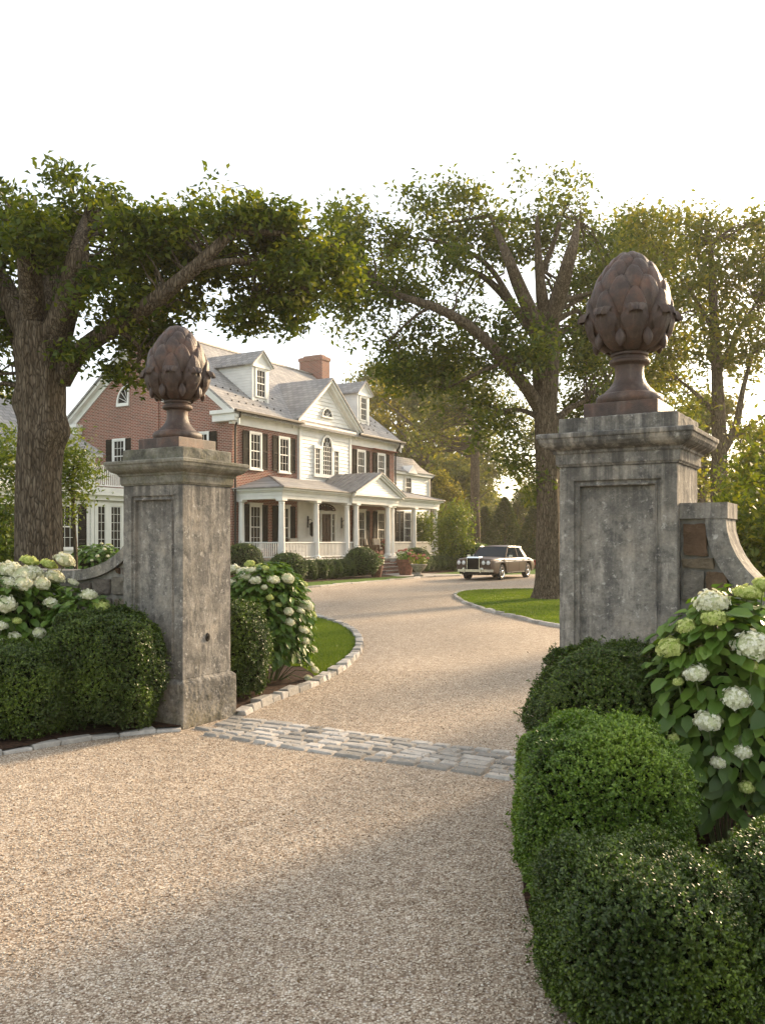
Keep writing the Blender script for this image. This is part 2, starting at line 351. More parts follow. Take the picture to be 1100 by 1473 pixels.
# ---------------------------------------------------------------- foliage makers
def unit(a): return a / np.maximum(np.linalg.norm(a, axis=-1, keepdims=True), 1e-9)
def leaf_arrays(pos, nrm, size, aspect=.5, fold=.15, axis=None, oval=False, droop=0):
    n = len(pos); nrm = unit(nrm)
    if axis is None: axis = rng.normal(size=(n, 3))
    d = unit(axis - nrm * np.sum(axis * nrm, 1, keepdims=True)); s = np.cross(nrm, d)
    L = np.asarray(size).reshape(-1, 1) * np.ones((n, 1)); Wd = L * aspect / 2
    if not oval:
        V = np.stack([pos, pos + d * L * .45 + s * Wd + nrm * L * fold, pos + d * L, pos + d * L * .45 - s * Wd + nrm * L * fold], 1)
        return V.reshape(-1, 3), (np.arange(n)[:, None] * 4 + np.arange(4)[None]), 1
    dn = -nrm * L * droop
    V = np.stack([pos, pos + d * L * .25 + s * Wd * .85 + nrm * L * fold, pos + d * L * .68 + s * Wd * .8 + nrm * L * fold + dn * .5, pos + d * L + dn,
                  pos + d * L * .68 - s * Wd * .8 + nrm * L * fold + dn * .5, pos + d * L * .25 - s * Wd * .85 + nrm * L * fold], 1)
    b = np.arange(n)[:, None] * 6
    Fq = np.stack([b + np.array([0, 1, 2, 3]), b + np.array([0, 3, 4, 5])], 1).reshape(-1, 4)
    return V.reshape(-1, 3), Fq, 2

def keep_noise(P, scale, thr, seed=0):
    k = np.array([noise.noise(Vector((p[0] * scale + seed, p[1] * scale - seed, p[2] * scale))) for p in P])
    return P[k > thr]

def crown(blobs, leaf, mat, parent, per=14, sig=.2, gap=-.12, gscale=1.1, seed=0, aspect=.5, name='crown', zcap=None):
    """blobs: (center xyz, radii xyz, number of clusters)"""
    cl = []
    for (c, r, n) in blobs:
        p = unit(rng.normal(size=(n, 3))) * (rng.uniform(.15, 1, size=(n, 1)) ** .45); cl.append(np.array(c) + p * np.array(r))
    cl = keep_noise(np.concatenate(cl), gscale, gap, seed)
    if zcap is not None: cl = cl[cl[:, 2] < zcap + .5 * np.sin(cl[:, 0] * 1.7 + seed) + .3 * np.sin(cl[:, 0] * 5.1 + cl[:, 1])]
    P = np.repeat(cl, per, 0) + rng.normal(size=(len(cl) * per, 3)) * np.array([sig, sig, sig * .7])
    nr = rng.normal(size=P.shape) + np.array([0, 0, .9])
    V, Fq, k = leaf_arrays(P, nr, rng.uniform(.7, 1.25, len(P)) * leaf, aspect)
    rn = np.clip(np.repeat(rng.normal(.45, .16, len(cl)), per) + rng.normal(0, .16, len(P)), 0, 1)
    np_mesh(name, V, Fq, mat, parent, rn)
    return cl

def rootpt(segs, q):
    best = None
    for (a, b, ra, rb) in segs:
        ab = b - a; t = max(0, min(1, (q - a).dot(ab) / max(ab.length_squared, 1e-9))); p = a + ab * t
        dd = (p - q).length
        if best is None or dd < best[0]: best = (dd, p, ra + (rb - ra) * t)
    return best
def twig_fill(mb, segs, cl, step, rr, n=4, maxlen=5):
    for q in cl[::step]:
        q = Vector(q); dd, p, r0 = rootpt(segs, q)
        if dd > maxlen: continue
        m = (p + q) / 2 + Vector(rng.normal(size=3)) * dd * .10 + Vector((0, 0, .06 * dd)); m1 = (p + m) / 2 + Vector(rng.normal(size=3)) * dd * .05
        w = min(r0 * .6, rr * (.5 + dd))
        mb.tube([p, m1, m, q], [w, w * .75, w * .5, w * .15], n, cap=False)

def limb(mb, segs, pts, radii, n=12, jit=.10, k=5, seed=0, bulge=None):
    P = [Vector(p) for p in catmull(pts, k)]; m = len(P)
    rs = list(np.interp(np.linspace(0, len(radii) - 1, m), range(len(radii)), radii))
    def fn(p, th, q):
        w = 1 + jit * noise.noise(Vector((p.x * 1.5 + q.x * 1.2 + seed, p.y * 1.5 + q.y * 1.2, p.z * .8))) + .05 * math.sin(th * 7 + p.z * .6 + 2 * noise.noise(p * .9)) + .035 * math.sin(th * 13 - p.z)
        if bulge:
            for (bp, br, bh) in bulge: w += bh * math.exp(-((p + q * rs[0] * .9 - Vector(bp)).length / br) ** 2)
        return w
    if n > 14:
        mb.tube(P, rs, n, fn=fn)
    else:
        mb.tube(P, rs, n, fn=(lambda p, th, q: 1 + jit * noise.noise(p * 2 + q)))
    for i in range(0, m - 1, 2):
        j = min(i + 2, m - 1); segs.append((P[i], P[j], rs[i], rs[j]))

def box_shrub(c, rx, ry, h, nleaf, leaf, mat, label, group=None, square=2.6, lump=.07, seed=0, name='boxwood_shrub', core=.86):
    o = empty(name, c, 0, label, 'shrub', group)
    n = nleaf
    u = unit(rng.normal(size=(n, 3))); u[:, 2] = np.where(u[:, 2] < -.75, -u[:, 2], u[:, 2])
    k = (np.abs(u[:, 0]) ** square + np.abs(u[:, 1]) ** square + np.abs(u[:, 2]) ** square) ** (-1 / square)
    base = u * k[:, None]
    lm = np.array([noise.noise(Vector((b[0] * 2.2 + seed, b[1] * 2.2, b[2] * 2.2))) + .5 * noise.noise(Vector((b[0] * 6 + seed, b[1] * 6, b[2] * 6))) for b in base])
    rad = (1 + lump * lm)[:, None] * (1 - rng.uniform(0, 1, (n, 1)) ** 2.2 * .16) 
    P = base * rad * np.array([rx, ry, h / 2]) + np.array([0, 0, h / 2])
    out = unit(u * np.array([1 / rx, 1 / ry, 2 / h]))
    sprig = unit(out + rng.normal(size=(n, 3)) * .45 + np.array([0, 0, .25]))
    # sprigs of 6 leaves in pairs along a short stem
    per = 6; idx = np.repeat(np.arange(n), per); s = np.tile(np.arange(per) // 2, n)
    ax = sprig[idx]; perp = unit(np.cross(ax, rng.normal(size=(n, 3))[idx])); perp *= np.where(np.tile(np.arange(per) % 2, n) == 0, 1, -1)[:, None]
    rot = (s % 2 == 1); perp[rot] = np.cross(ax, perp)[rot]
    stray = np.where(rng.rand(n) < .035, rng.uniform(1, 3.2, n), 0)[idx][:, None] * leaf
    Q = P[idx] + ax * stray + ax * (s[:, None] * leaf * .42) + rng.normal(size=(n * per, 3)) * leaf * .08
    axis = unit(perp * .9 + ax * .75); nrm = unit(ax - axis * np.sum(ax * axis, 1, keepdims=True) + rng.normal(size=ax.shape) * .12)
    V, Fq, _ = leaf_arrays(Q, nrm, rng.uniform(.75, 1.15, len(Q)) * leaf, .58, .06, axis)
    V[:, 2] = np.maximum(V[:, 2], .01)
    patch = np.array([noise.noise(Vector((p[0] * 3 + seed, p[1] * 3, p[2] * 3))) for p in P])
    rn = np.clip(.30 + .35 * patch[idx] + .11 * s + rng.normal(0, .14, len(Q)), 0, 1)
    np_mesh('foliage', V, Fq, mat, o, rn)
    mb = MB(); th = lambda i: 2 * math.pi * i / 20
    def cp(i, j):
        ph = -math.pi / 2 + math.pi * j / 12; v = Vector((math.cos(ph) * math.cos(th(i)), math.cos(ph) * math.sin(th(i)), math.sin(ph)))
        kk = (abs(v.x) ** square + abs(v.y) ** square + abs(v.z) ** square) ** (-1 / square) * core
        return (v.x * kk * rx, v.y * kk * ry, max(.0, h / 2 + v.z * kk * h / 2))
    mb.grid(cp, 21, 13); mb.build('twig_fill', M['shrub_core'], o, smooth=180, fix=False)  # solid dark core in place of twigs, added so the shrub isn't see-through
    return o

# flower heads of hydrangeas, three forms in three shades
def head_mesh(matname, flat, seed, nf=230):
    n = nf; u = unit(rng.normal(size=(n, 3))); u[:, 2] = np.abs(u[:, 2] + .25) - .25
    lm = np.array([noise.noise(Vector((b[0] * 2.5 + seed, b[1] * 2.5, b[2] * 2.5))) for b in u])
    P = u * (1 + .26 * lm)[:, None] * rng.uniform(.84, 1.04, (n, 1)) * np.array([1, 1, flat]) * .95; nr = unit(u + rng.normal(size=u.shape) * .25)
    Vs = []; t1 = unit(np.cross(nr, rng.normal(size=nr.shape))); t2 = np.cross(nr, t1); s = rng.uniform(.13, .2, (n, 1))
    for k in range(4):
        d = [t1, t2, -t1, -t2][k]; e = [t2, -t1, -t2, t1][k]
        Vs.append(np.stack([P, P + d * s * .55 + e * s * .42 + nr * s * .25, P + d * s * 1.0 + nr * s * .15, P + d * s * .55 - e * s * .42 + nr * s * .25], 1))
    V = np.concatenate(Vs, 0).reshape(-1, 3); Fq = np.arange(len(V)).reshape(-1, 4)
    o = np_mesh('flower_head', V, Fq, M[matname], None, np.clip(np.tile(rng.normal(.55, .2, n), 4) + .3 * np.tile(u[:, 2], 4) * .6, 0, 1))
    me = o.data; bpy.data.objects.remove(o)
    bm = bmesh.new(); bm.from_mesh(me); bmesh.ops.create_uvsphere(bm, u_segments=12, v_segments=8, radius=.86, matrix=Matrix.Diagonal((1, 1, flat, 1))); bm.to_mesh(me); bm.free()
    return me
HEADS = {k: [head_mesh(m, f, i * 3.7) for i, f in enumerate((.66, .5, .76))] for k, m in (('w', 'petal_white'), ('l', 'petal_lime'), ('p', 'petal_pink'))}

def hydrangea(c, rx, ry, h, nleaf, leaf, label, heads, group=None, extra=0, seed=0, cat='hydrangea', lean=(0, 0), hs=.085, hk='w'):
    """a mound of broad leaves on stems, flower heads where the photograph's sight lines meet the mound, plus extra ones round the back"""
    o = empty('hydrangea_bush', c, 0, label, cat, group); c = Vector(c); n = nleaf
    u = unit(rng.normal(size=(n, 3))); u[:, 2] = np.where(u[:, 2] < -.6, -u[:, 2], u[:, 2])
    lm = np.array([noise.noise(Vector((b[0] * 1.8 + seed, b[1] * 1.8, b[2] * 1.8))) for b in u])
    P = u * (1 + .16 * lm)[:, None] * (1 - rng.uniform(0, 1, (n, 1)) ** 1.4 * .45) * np.array([rx, ry, h / 2]) + np.array([0, 0, h / 2])
    P[:, 0] += lean[0] * P[:, 2]; P[:, 1] += lean[1] * P[:, 2]; P[:, 2] = np.maximum(P[:, 2], .05)
    nr = unit(u * .8 + np.array([0, 0, 1.0]) + rng.normal(size=(n, 3)) * .30); ax = u * np.array([1, 1, .1]) + rng.normal(size=(n, 3)) * .5 + np.array([0, 0, -.25])
    V, Fq, k = leaf_arrays(P, nr, rng.uniform(.6, 1.15, n) * leaf, .68, .07, ax, oval=True, droop=.18)
    V[:, 2] = np.maximum(V[:, 2], .01)
    np_mesh('foliage', V, Fq, M['hyd_leaf'], o, np.repeat(np.clip(rng.normal(.45, .2, n) + .15 * u[:, 2], 0, 1), 2), smooth=True)
    mb = MB(); items = []
    def surf(v):
        kk = 1 + .10 * noise.noise(Vector((v.x * 1.8 + seed, v.y * 1.8, v.z * 1.8)))
        return Vector((v.x * kk * rx + lean[0] * (h / 2 + v.z * kk * h / 2), v.y * kk * ry + lean[1] * (h / 2 + v.z * kk * h / 2), h / 2 + v.z * kk * h / 2))
    for (px, py, dp, kd) in heads:
        d = Vector(((px - CX) / F, 1, -(py - HY) / F)); best = None
        for t in np.linspace(max(1, c.y - ry - .5), c.y + ry * .9, 90):
            p = d * t + Vector((0, 0, CAM_H)) - c; z = p.z
            q = Vector(((p.x - lean[0] * z) / rx, (p.y - lean[1] * z) / ry, (z - h / 2) / (h / 2)))
            if best is None or q.length < best[0]: best = (q.length, p, t)
            if q.length < 1.04: best = (q.length, p, t); break
        p, t = best[1], best[2]; items.append((p, dp / F * t / 2, kd))
    for i in range(extra):
        v = Vector(unit(rng.normal(size=3))); v.z = abs(v.z) * .9 - .15; v.normalize()
        if v.y < -.1 and heads: v.y = -v.y
        items.append((surf(v) * 1.02, hs * rng.uniform(.6, 1.15), hk if rng.rand() < .7 else 'l'))
    for i, (p, r, kd) in enumerate(items):
        hd = link('flower_head', HEADS[kd][i % 3], o); hd.location = p; hd.scale = (r, r, r)
        dr = Vector(((p.x) / rx * .5, (p.y) / ry * .5, .9)); hd.rotation_euler = dr.to_track_quat('Z', 'Y').to_euler()
        b = Vector((p.x * .25, p.y * .25, 0)); mb.tube([b, (b + p) / 2 + Vector((0, 0, .08)), p - Vector((0, 0, r * .3))], [.006, .005, .004], 5)
    if mb.v: mb.build('stems', M['green_stem'], o)
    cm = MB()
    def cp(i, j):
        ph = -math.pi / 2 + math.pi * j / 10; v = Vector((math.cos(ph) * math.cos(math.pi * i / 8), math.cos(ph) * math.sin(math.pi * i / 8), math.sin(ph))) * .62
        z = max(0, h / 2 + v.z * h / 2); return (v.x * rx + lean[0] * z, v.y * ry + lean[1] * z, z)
    cm.grid(cp, 17, 11); cm.build('inner_core', M['shrub_core'], o, smooth=180, fix=False)  # dark filler added inside the leaves to close the gaps, not modelled twigs
    return o

# ---------------------------------------------------------------- ground, gravel, lawns, kerbs
def sheet(name, pts, z, mat, kind='structure'):
    me = bpy.data.meshes.new(name); me.from_pydata([(p[0], p[1], z) for p in pts], [], [tuple(range(len(pts)))]); me.update()
    if me.polygons[0].normal.z < 0: me.flip_normals()
    return tag(link(name, me, None, mat), kind=kind)
sheet('ground', [(-600, -60), (600, -60), (600, 900), (-600, 900)], 0, M['turf'])
far_edge = [(-30, 26), (-14, 26.8), (-8, 28.4), (-3.2, 31.0), (-1.37, 34.3), (.93, 38.6), (2.2, 40.6), (3.7, 42.3), (5.5, 43.6), (8.86, 45.0), (14, 46.5), (30, 47.5)]
sheet('gravel_drive', [(-30, -8), (30, -8)] + far_edge[::-1], .006, M['gravel'])
lk = [GA(.02, .76)] + [G(*p) for p in ((372, 1017), (410, 1002), (455, 984), (492, 962), (512, 942), (517, 927), (509, 912), (489, 900), (458, 890), (430, 884))] + [Vector((-3.6, 21.4, 0)), Vector((-7, 22.4, 0)), Vector((-14, 22.8, 0)), Vector((-30, 22.5, 0))]
lkc = [(p[0], p[1]) for p in catmull([(q.x, q.y, 0) for q in lk], 6)]
wl = GA(-12, .3)
sheet('lawn_by_gate', lkc + [(-30, wl.y + 6), (wl.x, wl.y), tuple(GA(-.3, .4))[:2]], .03, M['turf'])
isl = [(2.23, 26.8), (2.24, 24.2), (2.50, 21.3), (2.98, 19), (3.5, 17.1), (4.8, 14.8), (7.5, 13.4), (12, 14), (16, 18), (17, 24), (14, 29), (9, 31), (6.2, 30.7), (4.5, 30.3), (3.3, 29.8), (2.57, 28.8)]
islc = [(p[0], p[1]) for p in catmull([(x, y, 0) for x, y in isl], 6, True)]
sheet('lawn_island', islc, .03, M['turf'])
fk = [(-8, 3.6), (-5.5, 4.9), (-4, 6.05), (-3.04, 6.93), (-2.55, 7.42), (-2.1, 7.72), tuple(GA(.0, -.03))[:2]]
fkc = [(p[0], p[1]) for p in catmull([(x, y, 0) for x, y in fk], 6)]
sheet('mulch_bed_outside', fkc + [tuple(GA(-.2, .3))[:2], tuple(GA(-9, .3))[:2]], .045, M['mulch'])
mulch_in = [tuple(GA(-.2, .3))[:2]] + lkc[:19] + [(-.86, 10.9), (-1.05, 11.5), (-2.2, 12.2), (-4, 12.6), (-9, 14)] + [tuple(GA(-9, .3))[:2]]
sheet('mulch_bed_inside', mulch_in, .045, M['mulch'])
rk = [(.62, -2), (.66, 2), (.66, 3.2), (.66, 4.1), (.86, 4.95), (1.2, 5.55), tuple(GA(3.38, -.02))[:2]]
rkc = [(p[0], p[1]) for p in catmull([(x, y, 0) for x, y in rk], 6)]
sheet('mulch_bed_right', rkc + [tuple(GA(3.45, .8))[:2], (3.2, 7.6), (5, 9.5), (9, 10.5), (14, 9), (14, -2)], .045, M['mulch'])

def kerb(name, pts, w=.13, h=.085, L=.30, seed=1):
    mb = MB(); r = np.random.RandomState(seed); P = [Vector((p[0], p[1], 0)) for p in pts]; acc = [0]
    for i in range(len(P) - 1): acc.append(acc[-1] + (P[i + 1] - P[i]).length)
    def at(s):
        s = max(0, min(acc[-1] - 1e-4, s)); i = max(k for k in range(len(acc)) if acc[k] <= s); i = min(i, len(P) - 2)
        return P[i].lerp(P[i + 1], (s - acc[i]) / max(acc[i + 1] - acc[i], 1e-6))
    s = 0
    while s < acc[-1]:
        l = L * r.uniform(.7, 1.35); a, b = at(s + .006), at(s + l - .006); d = b - a
        if d.length > .03:
            n = Vector((-d.y, d.x, 0)).normalized() * w / 2 * r.uniform(.85, 1.1); hh = h * r.uniform(.75, 1.1); j = lambda: Vector(r.uniform(-.014, .014, 3)); q = .86
            mb.c8([a - n - d * 0, b - n, b + n, a + n] + [a - n * q + j() + Vector((0, 0, hh)), b - n * q + j() + Vector((0, 0, hh)), b + n * q + j() + Vector((0, 0, hh)), a + n * q + j() + Vector((0, 0, hh))], r.rand())
        s += l
    return tag(mb.build(name, M['granite'], bevel=.01, attr=True), kind='structure')
kerb('kerb_gate_lawn', lkc[:6 * 11], .14, .08, .22, 1)
kerb('kerb_island', islc + islc[:1], .12, .07, .4, 2)
kerb('kerb_outside_bed', fkc, .10, .045, .26, 3)
kerb('kerb_house_lawn', catmull([(x, y, 0) for x, y in far_edge[2:8]], 5), .14, .07, .6, 5)

# cobblestone strip across the gateway
mb = MB(); r = np.random.RandomState(5)
for row in range(6):
    t0 = -.10 + row * .132; a = .06 - r.uniform(0, .2)
    while a < 3.75:
        l = r.uniform(.13, .30); g = .009; sk = lambda aa: .02 * math.sin(aa * 3 + row)
        if a > .02 and not (a + l > 3.38 and t0 > -.2 and t0 + .15 > .0 and False):
            z = [.02 + r.uniform(0, .012) for _ in range(4)]; tw = .058 * r.uniform(.84, 1.04); tc = t0 + .065 + r.uniform(-.008, .008)
            c = [(a + g, tc - tw), (a + l - g, tc - tw), (a + l - g, tc + tw), (a + g, tc + tw)]
            mb.c8([GA(x, t + sk(x), 0) for x, t in c] + [GA(x + (.012 if k in (0, 3) else -.012), t + sk(x) + (.01 if k < 2 else -.01), z[k]) for k, (x, t) in enumerate(c)], r.rand())
        a += l
tag(mb.build('cobblestone_strip', M['granite'], bevel=.006, attr=True), kind='structure')

# loose pebbles lying on the gravel, dense near the camera
N = 62000
yy = 2.9 + (rng.rand(N) ** 1.25) * 8.5; xx = rng.uniform(-.46, .46, N) * (yy + .3)
def inpoly(x, y, poly):
    c = np.zeros(len(x), bool); j = len(poly) - 1
    for i in range(len(poly)):
        xi, yi = poly[i][:2]; xj, yj = poly[j][:2]
        c ^= ((yi > y) != (yj > y)) & (x < (xj - xi) * (y - yi) / (yj - yi + 1e-12) + xi); j = i
    return c
ok = ~inpoly(xx, yy, lkc + [(-30, wl.y + 6), (wl.x, wl.y), tuple(GA(-.3, .4))[:2]]) & ~inpoly(xx, yy, fkc + [tuple(GA(-.2, .3))[:2], tuple(GA(-9, .3))[:2]]) & ~inpoly(xx, yy, rkc + [(3.2, 7.6), (14, 9), (14, -2)])
ok &= ~inpoly(xx, yy, [tuple(GA(-.9, -.02))[:2], tuple(GA(.02, -.02))[:2], tuple(GA(.02, .8))[:2], tuple(GA(-.9, .8))[:2]])
st = inpoly(xx, yy, [tuple(GA(0, -.1))[:2], tuple(GA(3.8, -.1))[:2], tuple(GA(3.8, .7))[:2], tuple(GA(0, .7))[:2]]); ok &= ~(st & (rng.rand(N) < .8))
xx, yy, st = xx[ok], yy[ok], st[ok]; n = len(xx); s = rng.uniform(.003, .0068, n); C = np.stack([xx, yy, np.where(st, .03, .006) + s * .4], 1)
oc = np.array([[1, 0, 0], [0, 1, 0], [-1, 0, 0], [0, -1, 0], [0, 0, 1], [0, 0, -1]], float)
ang = rng.rand(n) * 6.28; ca, sa = np.cos(ang), np.sin(ang)
V = oc[None] * (s[:, None] * rng.uniform(.7, 1.3, (n, 3)))[:, None, :] * np.array([1, 1, .7]) + rng.normal(size=(n, 6, 3)) * (s * .12)[:, None, None]
X = V[..., 0] * ca[:, None] - V[..., 1] * sa[:, None]; Y = V[..., 0] * sa[:, None] + V[..., 1] * ca[:, None]
V = np.stack([X, Y, V[..., 2]], -1) + C[:, None]
tri = np.array([[0, 1, 4], [1, 2, 4], [2, 3, 4], [3, 0, 4], [1, 0, 5], [2, 1, 5], [3, 2, 5], [0, 3, 5]])
Fq = (np.arange(n)[:, None, None] * 6 + tri[None]).reshape(-1, 3)
pe = np_mesh('loose_gravel', V.reshape(-1, 3), Fq, M['pebble'], None, np.repeat(rng.rand(n), 8), smooth=True)
tag(pe, 'small tan and white stones lying loose on the gravel drive', 'gravel', kind='stuff')

# grass blades
def grass(name, poly, n, h, zone, label, wb=.006):
    x = rng.uniform(zone[0], zone[1], n); y = rng.uniform(zone[2], zone[3], n); k = inpoly(x, y, poly) & ~inpoly(x, y, mulch_in); x, y = x[k], y[k]; n = len(x)
    P = np.stack([x, y, np.full(n, .03)], 1); d = unit(np.stack([rng.normal(size=n) * .45, rng.normal(size=n) * .45, np.ones(n)], 1)); s = unit(np.stack([rng.normal(size=n), rng.normal(size=n) * .3, np.zeros(n)], 1))
    H = (rng.uniform(.5, 1.1, n) * h)[:, None]
    V = np.stack([P - s * wb, P + s * wb, P + d * H], 1).reshape(-1, 3)
    pt = np.array([noise.noise(Vector((a * 1.3, b * 1.3, 0))) for a, b in zip(x, y)])
    o = np_mesh(name, V, np.arange(len(V)).reshape(-1, 3), M['grass_leaf'], None, np.clip(.45 + .25 * pt + rng.normal(0, .15, n), 0, 1)); tag(o, label, 'grass', kind='stuff')
grass('mown_grass', lkc + [(-30, wl.y + 6), (wl.x, wl.y), tuple(GA(-.3, .4))[:2]], 150000, .045, (-3.6, -.3, 9.4, 21.5), 'short green grass on the curved lawn inside the gate')
grass('mown_grass', islc, 120000, .05, (2.1, 8.5, 15.5, 31), 'short green grass on the island lawn around the oak', .009)

# a little leaf litter blown over the gravel and the beds
n = 420; y = rng.uniform(3.2, 16, n); x = rng.uniform(-.45, .42, n) * y; k = ~inpoly(x, y, lkc + [(-30, wl.y + 6), (wl.x, wl.y), tuple(GA(-.3, .4))[:2]]) & (noise_ok := np.array([noise.noise(Vector((a * .8, b * .8, 3))) > -.05 for a, b in zip(x, y)])); x, y = x[k], y[k]; n = len(x)
V, Fq, _ = leaf_arrays(np.stack([x, y, np.full(n, .022)], 1), rng.normal(size=(n, 3)) * .25 + np.array([0, 0, 1]), rng.uniform(.012, .04, n), .45, .12)
V[:, 2] = np.maximum(V[:, 2], .015)
leafmat('dry_leaf', (.05, .03, .015), (.13, .08, .035), (.24, .17, .07), .1, .8)
tag(np_mesh('leaf_litter', V, Fq, M['dry_leaf'], None, rng.rand(n)), 'small dry leaves scattered over the gravel drive', 'leaf litter', kind='stuff')
# ---------------------------------------------------------------- gate pillars, finials and walls
_tx = bpy.data.textures.new('wear', 'CLOUDS'); _tx.noise_scale = .09; _tx.noise_depth = 3
_tx2 = bpy.data.textures.new('chips', 'CLOUDS'); _tx2.noise_scale = .03; _tx2.noise_depth = 2
def wear(ob, lv=5, s1=.012, s2=.006):
    for m_ in list(ob.modifiers): ob.modifiers.remove(m_)
    b = ob.modifiers.new('bevel', 'BEVEL'); b.width = .009; b.segments = 2; b.limit_method = 'ANGLE'; b.angle_limit = R(50)
    s = ob.modifiers.new('sub', 'SUBSURF'); s.subdivision_type = 'SIMPLE'; s.levels = s.render_levels = lv
    for t_, k in ((_tx, s1), (_tx2, s2)):
        d = ob.modifiers.new('wear', 'DISPLACE'); d.texture = t_; d.strength = k; d.mid_level = .5; d.texture_coords = 'LOCAL'
    return ob
def pillar(loc, sa, st, label, bolt=False, bs=.04):
    """loc = centre; sa, st = half sizes of the shaft across / along the gateway"""
    o = empty('gate_pillar', loc, ANG, label, 'gate pillar', 'stone pillars of the gateway')
    m = MB(); a, t = sa + bs, st + bs
    m.c8([(-a, -t, 0), (a, -t, 0), (a, t, 0), (-a, t, 0), (-a, -t, .415), (a, -t, .415), (a, t, .415), (-a, t, .415)])
    m.c8([(-a + .002, -t + .002, .415), (a - .002, -t + .002, .415), (a - .002, t - .002, .415), (-a + .002, t - .002, .415), (-sa, -st, .445), (sa, -st, .445), (sa, st, .445), (-sa, st, .445)])
    wear(m.build('base_block', M['stone'], o), 6)
    # shaft with a moulded recessed panel on the outer (-y) face
    m = MB(); z0, z1 = .445, 2.215; y = -st
    loops = [((-sa, sa, z0, z1), 0), ((-sa + .105, sa - .105, z0 + .105, z1 - .10), 0), ((-sa + .107, sa - .107, z0 + .107, z1 - .102), .020),
             ((-sa + .128, sa - .128, z0 + .128, z1 - .123), .020), ((-sa + .132, sa - .132, z0 + .132, z1 - .127), .004), ((-sa + .142, sa - .142, z0 + .142, z1 - .137), .004),
             ((-sa + .146, sa - .146, z0 + .146, z1 - .141), .048)]
    vs = []
    for (u0, u1, w0, w1), d in loops: vs += [(u0, y + d, w0), (u1, y + d, w0), (u1, y + d, w1), (u0, y + d, w1)]
    fs = []
    for i in range(len(loops) - 1):
        for k in range(4): b = i * 4; fs.append((b + k, b + (k + 1) % 4, b + 4 + (k + 1) % 4, b + 4 + k))
    q = len(loops) * 4 - 4; fs.append((q, q + 1, q + 2, q + 3))
    b = len(vs); vs += [(-sa, st, z0), (sa, st, z0), (sa, st, z1), (-sa, st, z1)]
    fs += [(0, b, b + 3, 3), (1, 2, b + 2, b + 1), (b, b + 1, b + 2, b + 3), (0, 1, b + 1, b), (3, b + 3, b + 2, 2)]
    m.add(vs, fs); wear(m.build('shaft', M['stone'], o), 5, .006, .004)
    # cornice: stacked moulding loops
    prof = [(.012, 2.215), (.012, 2.225), (.022, 2.232), (.022, 2.300), (.034, 2.308), (.036, 2.322), (.050, 2.330), (.070, 2.338), (.095, 2.355), (.112, 2.378), (.118, 2.398), (.118, 2.404), (.128, 2.408), (.128, 2.436), (.110, 2.443)]
    m = MB(); vs = []
    for e, z in prof: vs += [(-sa - e, -st - e, z), (sa + e, -st - e, z), (sa + e, st + e, z), (-sa - e, st + e, z)]
    n = len(prof); fs = [(i * 4 + k, i * 4 + (k + 1) % 4, i * 4 + 4 + (k + 1) % 4, i * 4 + 4 + k) for i in range(n - 1) for k in range(4)] + [(3, 2, 1, 0), tuple((n - 1) * 4 + k for k in range(4))]
    m.add(vs, fs); wear(m.build('cornice', M['moss_stone'] if bolt else M['stone'], o), 4, .003, .003)
    m = MB(); e = .005; m.box(-sa - e, sa + e, -st - e, st + e, 2.443, 2.556); wear(m.build('cap_block', M['moss_stone'] if bolt else M['stone'], o), 6)
    if bolt:
        m = MB(); pts = []
        x = sa
        for k in range(20):
            th = 2 * math.pi * k / 20; pts.append((.028 * math.cos(th), .042 * math.sin(th)))
        m.prism(pts, lambda u, v: (x + .001, -.0 + u, .80 + v), lambda u, v: (x + .012, u * .8, .80 + v * .8)); m.prism([(.3 * a, .3 * b) for a, b in pts], lambda u, v: (x + .012, u, .80 + v), lambda u, v: (x + .02, u, .80 + v))
        m.build('latch_socket', M['dark_metal'], o)
    return o
SAL, STL = .375, .33
PL = GA(-.415, .37); pillar(PL, SAL, STL, 'weathered stone gate pillar left of the gateway, black latch socket low on its side', True)
SAR, STR = .40, .34
PR = GA(4.27 - SAR, .07 + STR); pillar(PR, SAR, STR, 'grey stone gate pillar at right of the gateway, with recessed panel, rising behind boxwood')

